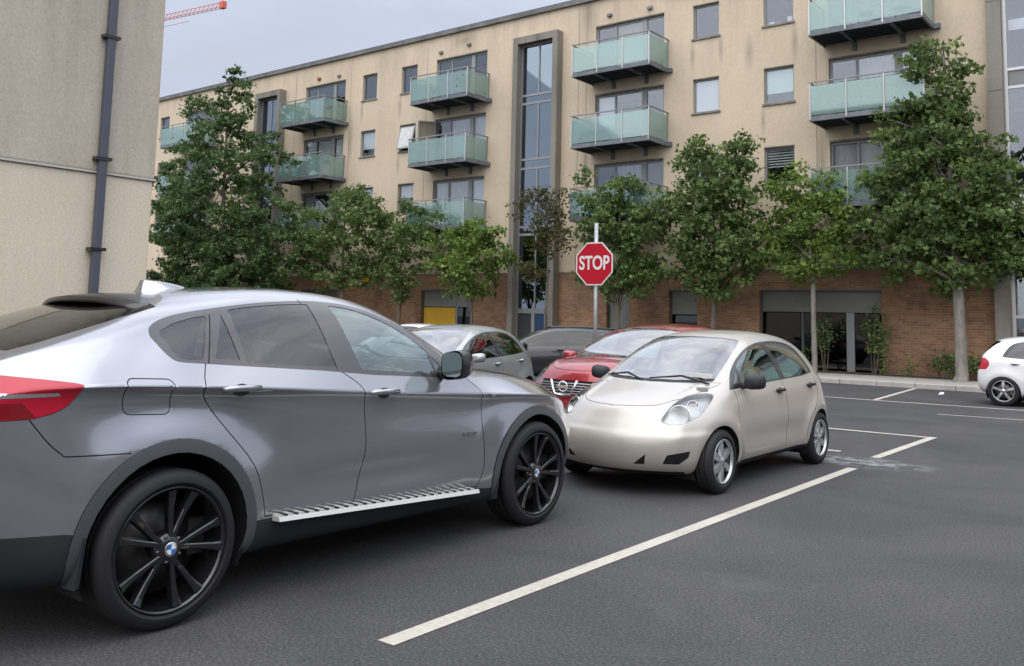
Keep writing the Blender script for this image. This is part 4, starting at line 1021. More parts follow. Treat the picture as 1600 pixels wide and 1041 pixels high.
def seat(b, x, y, z, mat, w=.5, h=.62, lean=.14, head=True):
    b.rbox(-.25, .25, -w / 2, w / 2, -.08, .07, .06, mat, Matrix.Translation((x + .22, y, z)))
    b.rbox(0, h, -w / 2, w / 2, -.07, .07, .06, mat, Matrix.Translation((x - .04, y, z)) @ Matrix.Rotation(-(math.pi / 2 + lean), 4, 'Y') @ Matrix.Scale(1, 4))
    if head: b.rbox(h + .05, h + .23, -.13, .13, -.06, .05, .045, mat, Matrix.Translation((x - .04, y, z)) @ Matrix.Rotation(-(math.pi / 2 + lean), 4, 'Y'))
def interior(root, x_dash, x_front, x_rear, w, zf, zs, zd, mat='interior_dark', rhd=True, head=True, dashmat='interior_dark', x_shelf=None):
    b = MB(); b.box(x_rear - .35, x_dash + .3, -w, w, zf - .02, zf, 'interior_dark'); b.build('cabin_floor', root)
    b = MB(); b.rbox(x_dash - .02, x_dash + .5, -w + .03, w - .03, zd - .42, zd, .06, dashmat); b.build('dashboard', root)
    for xx, nm in ((x_front, 'front_seat'), (x_rear, 'rear_seat')):
        for y in (.37, -.37):
            b = MB(); seat(b, xx, y, zs, mat, .5 if nm == 'front_seat' else .62, .60 if nm == 'front_seat' else .54, .2, head); b.build(nm, root)
    y = -.36 if rhd else .36
    b = MB(); ring = []
    Mt = Matrix.Translation((x_dash - .13, y, zd - .06)) @ Matrix.Rotation(R(-62), 4, 'Y')
    ring = [tuple(Mt @ Vector((.18 * math.cos(R(a)), .18 * math.sin(R(a)), 0))) for a in range(0, 361, 20)]
    b.tube(ring, .016, 'interior_dark', 8); b.tube([Mt @ Vector((-.17, 0, 0)), Mt @ Vector((.17, 0, 0))], .02, 'interior_dark', 6); b.tube([Mt @ Vector((0, 0, 0)), Mt @ Vector((0, 0, -.25))], .04, 'interior_dark', 8); b.build('steering_wheel', root)
    b = MB(); b.rbox(x_dash - .22, x_dash - .19, -.10, .10, zd + .27, zd + .315, .012, 'interior_dark'); b.build('inner_mirror', root)
    if x_shelf is not None:
        b = MB(); b.box(x_shelf - .5, x_shelf, -w + .05, w - .05, zd - .12, zd - .10, 'interior_dark'); b.build('parcel_shelf', root)
def mirror(parent, x, y, z, s, mat, capmat=None, sc=1.0, wy=1.0):
    """door mirror: housing, glass facing back, foot"""
    m = MB(); M0 = Matrix.Translation((x, s * y, z)) @ Matrix.Diagonal((sc, sc * s * wy, sc, 1))
    vs = []; rows = [(.0, 1.0, 1.0), (.03, 1.04, 1.05), (.07, .98, .98), (.11, .78, .78), (.135, .45, .45)]
    n = 14
    for (dx, a, c) in rows:
        for k in range(n):
            t = 2 * math.pi * k / n; cy = math.copysign(abs(math.cos(t)) ** .55, math.cos(t)); cz = math.copysign(abs(math.sin(t)) ** .55, math.sin(t))
            vs.append((dx, .11 + .115 * a * cy, .0 + .08 * c * cz - (.01 if cy < 0 else 0)))
    fs = [(i * n + k, i * n + (k + 1) % n, (i + 1) * n + (k + 1) % n, (i + 1) * n + k) for i in range(len(rows) - 1) for k in range(n)] + [tuple(range((len(rows) - 1) * n, len(rows) * n))]
    m.add(vs, fs, mat, True, M0); m.tube([(.05, -.06, -.05), (.05, .06, -.05)], [.045, .03], capmat or mat, 8, M0)
    o = m.build('door_mirror', parent)
    g = MB(); g.add([(-.001 - .0, .11 + (.105) * math.copysign(abs(math.cos(2 * math.pi * k / n)) ** .55, math.cos(2 * math.pi * k / n)), .07 * math.copysign(abs(math.sin(2 * math.pi * k / n)) ** .55, math.sin(2 * math.pi * k / n))) for k in range(n)], [tuple(range(n))], 'mirror_glass', False, M0); g.build('mirror_glass', o)
    return o
pmat('mirror_glass', (.22, .27, .28), .05, 1.0)
def handle(parent, x, y, z, s, mat, L=.2, name='door_handle'):
    b = MB(); b.tube([(x - L / 2, s * y, z), (x - L / 2 + .02, s * (y + .028), z + .004), (x, s * (y + .036), z + .005), (x + L / 2 - .02, s * (y + .03), z + .004), (x + L / 2, s * y, z)], [.012, .018, .017, .018, .012], mat, 8)
    vs = [(x + .055 * math.cos(t), s * (y + .0035), z - .006 + .033 * math.sin(t)) for t in [2 * math.pi * k / 16 for k in range(16)]]
    b.add(vs, [tuple(range(16))], 'black_trim'); return b.build(name, parent)
# ------------------------------------------------------------------ the grey coupe SUV in front
def suv():
    root = thing('parked_suv', 'large grey coupe SUV with black wheels nearest the camera, seen from its right side', 'car', (-5.02, 4.0165, 0), R(90), 'cars in the car park')
    sp = {}
    sp['xs'] = [2.10, 1.98, 1.80, 1.6, 1.35, 1.15, 1.02, .9, .76, .62, .48, .34, .17, -.05, -.35, -.7, -1.1, -1.4, -1.6, -1.8, -1.98, -2.14, -2.27, -2.36]
    sp['g'] = {
     0: [(2.1, .62, .25), (1.8, .80, .24), (1.4, .84, .22), (-1.4, .84, .24), (-2.1, .80, .28), (-2.36, .66, .32)],
     1: [(2.1, .72, .28), (1.8, .89, .27), (1.3, .925, .27), (-1.3, .93, .29), (-2.0, .90, .33), (-2.36, .76, .37)],
     2: [(2.1, .80, .42), (1.8, .945, .43), (1.3, .955, .44), (-1.3, .96, .46), (-2.0, .945, .50), (-2.36, .83, .52)],
     3: [(2.1, .83, .58), (1.8, .955, .68), (1.3, .972, .74), (.9, .965, .70), (.3, .965, .68), (-.8, .958, .74), (-1.2, .972, .84), (-1.8, .965, .85), (-2.0, .945, .84), (-2.36, .85, .74)],
     4: [(2.1, .80, .72), (1.8, .895, .845), (1.3, .912, .905), (.8, .93, .925), (.3, .932, .955), (-.3, .935, .995), (-.75, .93, 1.035), (-1.1, .905, 1.07), (-1.4, .898, 1.09), (-1.9, .885, 1.11), (-2.1, .865, 1.10), (-2.36, .83, .99)],
     5: [(2.1, .77, .79), (1.95, .855, .865), (1.8, .905, .905), (1.6, .94, .94), (1.3, .962, .963), (1.0, .964, .98), (.3, .964, 1.02), (-.3, .967, 1.062), (-.9, .97, 1.108), (-1.4, .975, 1.14), (-1.8, .955, 1.162), (-2.1, .895, 1.16), (-2.36, .80, 1.11)],
     6: [(2.1, .68, .865), (1.9, .755, .955), (1.6, .81, 1.02), (1.3, .84, 1.06), (1.05, .86, 1.085), (.8, .89, 1.10), (.3, .905, 1.122), (-.4, .905, 1.178), (-1.0, .90, 1.225), (-1.45, .875, 1.262), (-1.8, .825, 1.28), (-2.1, .765, 1.262), (-2.36, .68, 1.20)],
     7: [(2.1, .60, .91), (1.9, .68, .995), (1.6, .735, 1.058), (1.3, .775, 1.10), (1.05, .80, 1.125), (.9, .805, 1.155), (.76, .79, 1.235), (.62, .772, 1.32), (.48, .745, 1.40), (.34, .72, 1.47), (.17, .693, 1.545), (-.05, .668, 1.60), (-.35, .652, 1.632), (-.7, .647, 1.63), (-1.1, .645, 1.59), (-1.4, .648, 1.54), (-1.6, .655, 1.49), (-1.8, .66, 1.43), (-2.0, .67, 1.365), (-2.15, .665, 1.315), (-2.36, .60, 1.235)]}
    sp['zc'] = [(2.1, .94), (1.9, 1.035), (1.6, 1.11), (1.3, 1.155), (1.12, 1.18), (.98, 1.235), (.8, 1.34), (.6, 1.455), (.4, 1.555), (.2, 1.625), (-.05, 1.665), (-.4, 1.685), (-.8, 1.672), (-1.15, 1.63), (-1.4, 1.585), (-1.7, 1.50), (-1.95, 1.42), (-2.15, 1.35), (-2.27, 1.305), (-2.36, 1.26)]
    sp['nose'] = dict(fx=[-.12, -.02, .04, .05, .03, 0, -.04], bulge=[.16, .2, .22, .22, .22, .2, .18])
    sp['tail'] = dict(fx=[.12, .03, -.01, -.03, -.01, .02, .03], bulge=[.10, .12, .14, .14, .14, .13, .12])
    sp['crease'] = {5: 1.0, 7: .15}
    XA, ZA, RA = (-1.4665, 1.4665), .40, .415
    def deform(co):
        x, y, z = co[:, 0], co[:, 1], co[:, 2]
        for xa, am in ((XA[0], .034), (XA[1], .034)):
            d = np.sqrt((x - xa) ** 2 + (z - ZA) ** 2); w = am * np.exp(-((d - .46) / .15) ** 2) * (np.abs(y) > .6) * (z > .2)
            co[:, 1] = co[:, 1] + np.sign(y) * w
        # door hollow between the wheels
        w = .022 * np.exp(-((z - .56) / .10) ** 2) * np.exp(-((x + .05) / .75) ** 4) * (np.abs(y) > .6); co[:, 1] -= np.sign(y) * w
        return co
    sp['deform'] = deform
    arch = [circle(XA[0], ZA, RA + .015, 40), circle(XA[1], ZA - .01, RA, 40)]
    arch2 = [circle(XA[0], ZA + .005, RA + .075, 44), circle(XA[1], ZA - .005, RA + .06, 44)]
    rear_d = [(-1.262, 1.262), (-1.315, 1.14), (-1.27, 1.04), (-1.16, .90), (-1.00, .71), (-.935, .53), (-.92, .445)]
    mid_d = [(-.385, 1.19), (-.30, 1.14), (-.225, 1.07), (-.20, .92), (-.19, .72), (-.225, .55), (-.27, .405)]
    front_d = [(.74, 1.13), (.80, 1.08), (.885, .99), (.90, .75), (.905, .50), (.86, .365)]
    dlo = smooth_poly([(-1.515, 1.385), (-1.50, 1.425), (-1.44, 1.462), (-1.322, 1.497), (-1.121, 1.53), (-.8, 1.570), (-.45, 1.592), (-.209, 1.586), (-.02, 1.562), (.227, 1.487), (.415, 1.392), (.56, 1.29), (.68, 1.19), (.76, 1.12)], 3, False) + [(.74, 1.098), (.442, 1.116), (-.1, 1.150), (-.515, 1.190), (-1.249, 1.246)] + smooth_poly([(-1.38, 1.256), (-1.435, 1.268), (-1.475, 1.31), (-1.515, 1.385)], 3, False)[:-1]
    quarter = smooth_poly([(-1.458, 1.392), (-1.42, 1.425), (-1.32, 1.462), (-1.16, 1.492), (-1.185, 1.44), (-1.268, 1.285), (-1.30, 1.272), (-1.40, 1.278)], 2)
    dq = [(-1.062, 1.50), (-1.052, 1.262), (-1.20, 1.272)]
    rdg = smooth_poly([(-1.005, 1.525), (-.91, 1.541), (-.65, 1.565), (-.43, 1.572)], 2, False) + [(-.385, 1.207), (-.65, 1.222), (-1.012, 1.250)]
    fdg = smooth_poly([(-.262, 1.566), (-.116, 1.554), (.058, 1.512), (.244, 1.435), (.38, 1.355), (.47, 1.275)], 2, False) + [(.475, 1.14), (.2, 1.155), (-.190, 1.186)]
    fq = [(.50, 1.245), (.505, 1.14), (.60, 1.135)]
    ws = smooth_poly([(1.145, 0), (1.12, .3), (1.05, .55), (.93, .745)], 3, False) + smooth_poly([(.93, .745), (.76, .735), (.55, .70), (.34, .655), (.20, .625)], 2, False) + [(.27, .4), (.31, .2), (.325, 0)]
    ws = ws + [(a, -b) for a, b in ws[::-1]][1:-1]
    rg = [(-1.38, 0), (-1.38, .57), (-1.55, .60), (-1.8, .625), (-2.0, .635), (-2.14, .62), (-2.2, .45), (-2.23, 0)]; rg = rg + [(a, -b) for a, b in rg[::-1]][1:-1]
    hd = smooth_poly([(2.22, 0), (2.18, .35), (2.06, .58), (1.85, .67), (1.5, .735), (1.12, .775)], 3, False) + [(1.13, .5), (1.18, 0)]
    hd = hd + [(a, -b) for a, b in hd[::-1]][1:-1]
    tl = smooth_poly([(-2.7, 1.235), (-2.45, 1.232), (-2.2, 1.212), (-1.95, 1.178), (-1.925, 1.160), (-1.95, 1.11), (-2.0, 1.065), (-2.10, 1.035), (-2.25, 1.028), (-2.7, 1.03)], 2)
    tls = [(-2.75, 1.142), (-2.02, 1.140), (-2.01, 1.125), (-2.75, 1.112)]
    cap = round_rect(-1.725, -1.485, 1.018, 1.188, .035, -.05)
    bump = [(-2.13, 1.028), (-2.06, .93), (-2.0, .87), (-1.96, .857), (-1.70, .850)]
    sil = [(-1.13, 0), (-1.10, .40), (-1.02, .43), (-.86, .425), (.80, .352), (.95, .34), (1.2, .33), (1.2, 0)]
    reg = [('_c', 'f', [(-.33, .9), (-.33, 1.3), (.33, 1.3), (.33, .9)], REAR)]
    A = near(.5)
    for p in arch: reg.append(('hole', 's', p, A))
    for p, k_ in zip(arch2, ('cladr', 'cladf')): reg.append((k_, 's', p, SIDE))
    reg += [('qglass', 's', quarter, SIDE), ('rdglass', 's', dq, SIDE), ('rdglass', 's', rdg, SIDE), ('fdglass', 's', fdg, SIDE), ('fdglass', 's', fq, SIDE)]
    for ln, w in ((mid_d[:1] + [(-.43, 1.30), (-.475, 1.60)], .006), ([(-1.25, 1.25), (-1.13, 1.50)], .006)): reg.append(('seam', 's', strip(ln, w), SIDE))
    reg += [('trim', 's', dlo, SIDE)]
    for ln in (rear_d, mid_d, front_d, bump): reg.append(('seam', 's', strip(smooth_poly(ln, 3, False), .0058), SIDE))
    reg.append(('seam', 's', strip([(-.92, .442), (-.6, .425), (.3, .385), (.86, .362)], .006), SIDE))
    reg += [('lampdeep', 's', [(-2.75, 1.105), (-2.16, 1.10), (-2.10, 1.03), (-2.75, 1.03)], lambda C, Nm: (C[:, 0] < -1.8) & (np.abs(C[:, 1]) > .33)), ('lampbar', 's', tls, lambda C, Nm: (C[:, 0] < -1.8) & (np.abs(C[:, 1]) > .33)), ('lamp', 's', tl, lambda C, Nm: (C[:, 0] < -1.8) & (np.abs(C[:, 1]) > .33))]
    reg.append(('seam', 's', strip(tl + tl[:1], .006), lambda C, Nm: (C[:, 0] < -1.8) & (np.abs(C[:, 1]) > .33)))
    reg += [('seam', 's', strip(cap + cap[:1], .005), lambda C, Nm: (C[:, 1] < -.35)), ('capd', 's', cap, lambda C, Nm: (C[:, 1] < -.35))]
    reg += [('low', 's', sil, SIDE), ('low', 's', [(-2.7, 0), (-2.7, .55), (-1.98, .525), (-1.85, .50), (-1.7, .4), (-1.7, 0)], lambda C, Nm: C[:, 0] < -1.7), ('low', 's', [(2.7, 0), (2.7, .36), (2.2, .36), (1.7, .33), (1.7, 0)], lambda C, Nm: C[:, 0] > 1.6)]
    reg += [('rdoor', 's', smooth_poly(rear_d, 3, False) + smooth_poly(mid_d, 3, False)[::-1], SIDE), ('fdoor', 's', smooth_poly(mid_d, 3, False) + smooth_poly(front_d, 3, False)[::-1], SIDE)]
    reg += [('screen', 't', ws, lambda C, Nm: TOP(C, Nm) & (C[:, 2] > 1.1)), ('rscreen', 't', rg, lambda C, Nm: TOP(C, Nm) & (C[:, 2] > 1.2)),
            ('seam', 't', strip(hd + hd[:1], .008), TOP), ('hood', 't', hd, TOP)]
    hl = [(.52, .78), (.60, .90), (.80, .90), (.86, .78), (.70, .70)]
    reg += [('hlamp', 'f', hl, FRONT), ('hlamp', 'f', [(-a, b) for a, b in hl[::-1]], FRONT)]
    hs = smooth_poly([(-.33, 1.25), (-.335, 1.03), (-.52, .98), (-.50, .70), (-.40, .60), (.40, .60), (.50, .70), (.52, .98), (.335, 1.03), (.33, 1.25)], 2, False)
    reg.append(('seam', 'f', strip(hs, .006), lambda C, Nm: (C[:, 0] < -2.1) & (Nm[:, 0] < -.3)))
    reg += [('plate', 'f', [(-.26, .80), (-.26, .91), (.26, .91), (.26, .80)], lambda C, Nm: (C[:, 0] < -2.1) & (Nm[:, 0] < -.3))]
    for s in (1, -1): reg.append(('grille', 'f', [(s * .04, .62), (s * .04, .84), (s * .30, .86), (s * .26, .64)], FRONT))
    reg.append(('grille', 'f', [(-.5, .36), (-.5, .50), (.5, .50), (.5, .36)], FRONT))
    sp['regions'] = reg
    sp['out'] = {'body': ('body', 'suv_paint', None, False, 0), 'cladr': ('arch_cladding', 'cladding', None, True, .006), 'cladf': ('arch_cladding', 'cladding', None, True, .006), 'trim': ('window_trim', 'pillar_trim', None, True, 0), 'seam': ('panel_gap', 'seam_black', None, False, -.003),
                 'low': ('lower_cladding', 'black_plastic', None, False, .002), 'capd': ('fuel_flap', 'suv_paint', None, False, 0), 'rdoor': ('rear_door', 'suv_paint', None, True, 0), 'fdoor': ('front_door', 'suv_paint', None, True, 0),
                 'qglass': ('quarter_window', 'car_glass_tint', None, True, -.003), 'rdglass': ('window', 'car_glass_tint', 'rdoor', True, -.003), 'fdglass': ('window', 'car_glass', 'fdoor', True, -.003),
                 'screen': ('windscreen', 'screen_glass', None, False, -.002), 'rscreen': ('rear_window', 'rear_glass', None, False, -.002), 'hood': ('bonnet', 'suv_paint', None, False, 0), 'lamp': ('tail_lamp', 'lamp_red', None, True, .003), 'lampdeep': ('tail_lamp_lower', 'lamp_red_deep', None, True, .003), 'lampbar': ('tail_lamp_bar', 'lamp_silver', None, True, .004),
                 'plate': ('number_plate', 'paper_white', None, False, .006), 'hlamp': ('headlamp', 'lamp_inner', None, True, .002), 'grille': ('grille', 'black_trim', None, False, -.004)}
    def nosewarp(p):
        t = np.clip((p[:, 0] - .92) / .45, 0, 1); p[:, 0] += .06 * t * t * (3 - 2 * t); return p
    sp['warp'] = nosewarp
    objs, _ = car_shell(sp, root)
    ol = lambda x: pchip([(p[0], p[1]) for p in sp['g'][2]], x) + .0
    arch_liner(root, XA[0], RA + .03, ZA, .985, .62, outer=ol); arch_liner(root, XA[1] + .055, RA + .012, ZA - .01, .985, .60, outer=ol)
    for x in (-1.4665, 1.525):
        for s in (1, -1): wheel(root, x, s * .858, .374, .285 if x < 0 else .265, .300, s, 'double')
    interior(root, .55, -.12, -1.0, .78, .42, .72, 1.10, 'interior_dark', True, x_shelf=-1.35)
    for s in (1, -1):
        mirror(objs[('fdoor', s)], .46, .955, 1.205, s, 'black_trim', sc=1.15, wy=.72)
        handle(objs[('rdoor', s)], -1.10, .962, 1.118, s, 'suv_paint', .23); handle(objs[('fdoor', s)], -.06, .956, 1.048, s, 'suv_paint', .23)
        # ribbed aluminium step along the sill
        b = MB(); n = 46; p0 = Vector((-.86, s * .985, .428)); p1 = Vector((.80, s * .985, .354))
        b.add([p0 + Vector((0, -s * .06, .012)), p1 + Vector((0, -s * .06, .012)), p1 + Vector((0, s * .035, .008)), p0 + Vector((0, s * .035, .008)), p0 + Vector((0, s * .045, -.016)), p1 + Vector((0, s * .045, -.016)), p1 + Vector((0, -s * .05, -.02)), p0 + Vector((0, -s * .05, -.02))],
              [(0, 1, 2, 3), (3, 2, 5, 4), (4, 5, 6, 7), (0, 3, 4, 7), (1, 6, 5, 2)], 'step_metal')
        for k in range(n):
            c = p0.lerp(p1, (k + .5) / n); b.box(c.x - .010, c.x + .007, min(s * .95, s * 1.02), max(s * .95, s * 1.02), c.z + .009, c.z + .017, 'black_plastic' if k % 2 else 'step_metal')
        b.build('side_step', root)
        # mud flaps
        for xa, zz in ((-1.93, .26), (1.03, .24)):
            b = MB(); b.add([(xa, s * .72, zz), (xa, s * .985, zz + .02), (xa + .03, s * .99, .50), (xa + .05, s * .75, .50), (xa + .03, s * .72, zz), (xa + .03, s * .97, zz + .02), (xa + .05, s * .97, .50), (xa + .07, s * .75, .50)],
                            [(0, 1, 2, 3), (4, 7, 6, 5), (0, 4, 5, 1), (1, 5, 6, 2), (2, 6, 7, 3), (3, 7, 4, 0)], 'black_plastic'); b.build('mud_flap', root)
        # side repeater and small chrome badge marks
        b = MB(); b.prism([(.955, .988), (1.045, .985), (.995, .955)], min(s * .962, s * .976), max(s * .962, s * .976), 'lamp_silver'); b.build('side_repeater', root, bevel=.004)
        b = MB()
        for k, wdt in enumerate((.012, .008, .012, .012, .008, .012, .012)): b.box(.70 + k * .019, .70 + k * .019 + wdt, min(s * .962, s * .974), max(s * .962, s * .974), .722, .738, 'chrome')
        b.build('door_badge', objs[('fdoor', s)])
    # black roof spoiler over the rear window, aerial fin, wipers
    b = MB(); n = 14; rows = [(-1.20, 1.598, 0), (-1.30, 1.594, .008), (-1.39, 1.584, .012), (-1.47, 1.570, .004)]
    vs = []
    for i in range(n + 1):
        y = -.54 + 1.08 * i / n; e = 1 - (abs(y) / .54) ** 2
        for x, z, th in rows: vs.append((x - .09 * e, y, z + .012 - .06 * (abs(y) / .54) ** 3))
        for x, z, th in rows[::-1]: vs.append((x - .09 * e, y, z - .016 - .06 * (abs(y) / .54) ** 3))
    fs = [(i * 8 + k, i * 8 + (k + 1) % 8, (i + 1) * 8 + (k + 1) % 8, (i + 1) * 8 + k) for i in range(n) for k in range(8)] + [tuple(range(8)), tuple(range(n * 8, n * 8 + 8))]
    b.add(vs, fs, 'black_trim', True); b.build('roof_spoiler', root)
    b = MB(); vs = [(-.88, 0, 1.668), (-.88, .035, 1.655), (-1.16, .05, 1.615), (-1.16, 0, 1.615), (-1.16, -.05, 1.615), (-.88, -.035, 1.655), (-1.04, .022, 1.688), (-1.14, .022, 1.690), (-1.04, -.022, 1.688), (-1.14, -.022, 1.690)]
    b.add(vs, [(0, 1, 6), (1, 2, 7, 6), (0, 8, 5), (5, 8, 9, 4), (6, 7, 9, 8), (0, 6, 8), (2, 3, 4, 9, 7)], 'suv_paint', True); b.build('aerial_fin', root)
    for y0, y1 in ((-.62, -.05), (.12, .68)):
        b = MB(); b.tube([(1.07, y0, 1.155), (.98, (y0 + y1) / 2, 1.255 + .01), (.88, y1, 1.32)], .011, 'black_plastic', 6); b.build('wiper', root)
    b = MB(); b.lathe([(.03, -.09), (.045, -.09), (.045, 0), (.038, .003)], 'chrome', 20, Matrix.Translation((-2.30, -.60, .36)) @ Matrix.Rotation(R(90), 4, 'Z')); b.build('exhaust_tip', root)
    return root
glassmat('rear_glass', (.06, .065, .065), .03)
suv_root = suv()
# ------------------------------------------------------------------ small rounded hatchback (the beige one), reused with other proportions for the silver and white ones
def hatch_spec(level=3, hatch='beige'):
    sp = {'level': level}
    sp['xs'] = [1.64, 1.54, 1.40, 1.22, 1.04, .92, .80, .66, .5, .34, .18, 0., -.3, -.65, -1.0, -1.25, -1.42, -1.54, -1.63, -1.70]
    sp['g'] = {
     0: [(1.64, .52, .18), (1.3, .70, .17), (-1.2, .70, .20), (-1.70, .55, .27)],
     1: [(1.64, .60, .21), (1.3, .79, .20), (.8, .79, .22), (-1.2, .79, .23), (-1.70, .62, .30)],
     2: [(1.64, .67, .33), (1.4, .79, .34), (1.1, .825, .35), (-1.2, .825, .36), (-1.5, .79, .38), (-1.70, .68, .40)],
     3: [(1.64, .70, .50), (1.4, .80, .52), (1.1, .835, .54), (.3, .842, .55), (-1.2, .84, .57), (-1.5, .80, .58), (-1.70, .70, .56)],
     4: [(1.64, .69, .60), (1.4, .79, .66), (1.1, .825, .69), (.3, .832, .71), (-1.2, .83, .74), (-1.5, .79, .75), (-1.70, .69, .72)],
     5: [(1.64, .65, .685), (1.4, .75, .765), (1.2, .79, .81), (1.0, .803, .84), (.3, .812, .865), (-.5, .815, .885), (-1.1, .81, .905), (-1.4, .775, .925), (-1.6, .72, .92), (-1.70, .66, .89)],
     6: [(1.64, .57, .745), (1.5, .62, .80), (1.3, .68, .865), (1.1, .72, .905), (.9, .75, .925), (.6, .772, .94), (.2, .782, .955), (-.5, .782, .975), (-1.0, .772, 1.005), (-1.35, .73, 1.03), (-1.55, .67, 1.03), (-1.70, .60, 1.00)],
     7: [(1.64, .49, .775), (1.5, .53, .835), (1.3, .59, .90), (1.1, .64, .95), (.95, .675, .985), (.82, .688, 1.05), (.66, .678, 1.15), (.5, .66, 1.235), (.34, .64, 1.305), (.18, .62, 1.365), (0, .602, 1.405), (-.3, .592, 1.432), (-.65, .586, 1.432), (-1.0, .578, 1.405), (-1.25, .572, 1.355), (-1.42, .57, 1.28), (-1.54, .575, 1.18), (-1.63, .57, 1.08), (-1.70, .54, 1.02)]}
    sp['zc'] = [(1.64, .80), (1.5, .865), (1.3, .94), (1.12, .985), (1.02, 1.02), (.9, 1.09), (.66, 1.235), (.4, 1.365), (.2, 1.435), (0, 1.47), (-.3, 1.495), (-.65, 1.50), (-1.0, 1.485), (-1.3, 1.445), (-1.45, 1.39), (-1.55, 1.27), (-1.63, 1.14), (-1.70, 1.04)]
    sp['nose'] = dict(fx=[.0, .07, .12, .13, .10, .04, -.02], bulge=[.20, .24, .26, .26, .24, .22, .20])
    sp['tail'] = dict(fx=[.03, .0, -.04, -.05, -.04, .02, .03], bulge=[.05, .06, .06, .06, .06, .06, .06])
    sp['crease'] = {7: .1}
    sp['crown'] = .8
    def deform(co):
        x, y, z = co[:, 0], co[:, 1], co[:, 2]
        for xa in (-1.23, 1.23):
            d = np.sqrt((x - xa) ** 2 + (z - .30) ** 2); w = .028 * np.exp(-((d - .37) / .10) ** 2) * (np.abs(y) > .5) * (z > .16)
            co[:, 1] = co[:, 1] + np.sign(y) * w
        fr = np.clip((x - 1.15) / .4, 0, 1); w = .022 * fr / (1 + np.exp((z - .572) / .010)) * (z > .2); co[:, 0] += w * .8; co[:, 1] += np.sign(y) * w * np.minimum(1, np.abs(y) / .5) * .6
        co[:, 2] += .011 * np.exp(-((np.abs(y) - (.56 - .14 * (x - .9))) / .034) ** 2) * np.clip((x - .9) / .12, 0, 1) * np.clip((1.72 - x) / .2, 0, 1) * (z > .68)
        w = .014 * np.exp(-((z - .46) / .08) ** 2) * np.exp(-((x - .0) / .7) ** 4) * (np.abs(y) > .6); co[:, 1] -= np.sign(y) * w
        return co
    sp['deform'] = deform
    return sp
def hatchback(root, paint, glass='car_glass', full=True, level=3, wheelstyle='six', mirror_mat='black_plastic', handle_mat='black_plastic', seats='interior_grey', rear_lamp=True, blank_face=True, tint_rear=None, dash='interior_grey', tyre_r=.295, rim_r=.208, warp=None, wheel_y=.755, extra=()):
    sp = hatch_spec(level); sp['warp'] = warp
    def wp(x, y, z):
        if warp is None: return x, y, z
        return tuple(float(v) for v in warp(np.array([[x, y, z]]))[0])
    XW = XA = (-1.23, 1.23)
    ZA = .29; RA = .335
    dlo = smooth_poly([(.90, .93), (.80, 1.02), (.67, 1.115), (.48, 1.215), (.24, 1.305), (.02, 1.352), (-.2, 1.378), (-.5, 1.388), (-.78, 1.376), (-.98, 1.338), (-1.09, 1.28), (-1.17, 1.18), (-1.235, 1.06), (-1.22, 1.03)], 3, False) + [(-.9, 1.008), (-.3, .985), (.3, .968)]
    fg = smooth_poly([(.57, 1.145), (.44, 1.21), (.22, 1.293), (.02, 1.336), (-.18, 1.358)], 2, False) + [(-.27, 1.0), (.1, .987), (.66, .97)]
    fq = [(.63, 1.10), (.78, .985), (.70, .975)]
    rgl = [(-.30, 1.365)] + smooth_poly([(-.5, 1.372), (-.76, 1.358), (-.93, 1.325), (-1.03, 1.26), (-1.12, 1.14), (-1.165, 1.045)], 2, False) + [(-.9, 1.022), (-.385, 1.0)]
    mid_d = [(-.275, .985), (-.30, .9), (-.315, .7), (-.31, .45), (-.29, .30)]
    front_d = [(.84, .935), (.84, .86), (.865, .7), (.86, .45), (.83, .30)]
    rear_d = [(-1.20, 1.02), (-1.24, .93), (-1.20, .80), (-1.05, .66), (-.90, .55), (-.83, .42), (-.82, .31)]
    ws = smooth_poly([(1.075, 0), (1.05, .25), (.98, .45), (.88, .59)], 3, False) + smooth_poly([(.88, .59), (.62, .575), (.40, .545), (.24, .515), (.12, .48)], 2, False) + [(.16, .35), (.195, .18), (.205, 0)]
    ws = ws + [(a, -b) for a, b in ws[::-1]][1:-1]
    cowl = smooth_poly([(1.14, 0), (1.115, .25), (1.04, .47), (.945, .59)], 3, False); cowl = cowl + [(.88, .59)] + [(.98, .45), (1.05, .25), (1.07, 0)]; cowl = cowl + [(a, -b) for a, b in cowl[::-1]][1:-1]
    hd = smooth_poly([(1.80, 0), (1.765, .2), (1.67, .38), (1.50, .50), (1.30, .575), (1.10, .625), (.92, .665)], 3, False) + [(1.045, .47), (1.12, .25), (1.145, 0)]
    hd = hd + [(a, -b) for a, b in hd[::-1]][1:-1]
    reg = []; A = near(.4)
    for k_, ax_, pl_, fl_ in extra: reg.append((k_, ax_, pl_, fl_))
    for x in XA: reg.append(('hole', 's', circle(x, ZA, RA, 36), A))
    reg += [('fglass', 's', fg, SIDE), ('fglass', 's', fq, SIDE), ('rglass', 's', rgl, SIDE)]
    reg += [('trim', 's', dlo, SIDE)]
    for ln in ((mid_d, front_d, rear_d) if full else (mid_d,)): reg.append(('seam', 's', strip(smooth_poly(ln, 3, False), .007), SIDE))
    reg += [('low', 's', [(-.9, 0), (-.86, .262), (.86, .252), (.9, 0)], SIDE)]
    FH = lambda C, Nm: (C[:, 0] > .9) & (C[:, 2] > .4)
    # headlamp seen square to the front corner
    hl = sp_hl
    reg += [('hlampseam', 'o', [(a * 1.0, b) for a, b in hl_out], FH), ]
    reg += [('hlamp', 'o', hl, FH)]
    reg[-2], reg[-1] = reg[-1], reg[-2]
    reg += [('low', 'f', [(-.66, 0), (-.66, .232), (.66, .232), (.66, 0)], lambda C, Nm: (C[:, 0] > 1.2) & (Nm[:, 0] > -.2))]
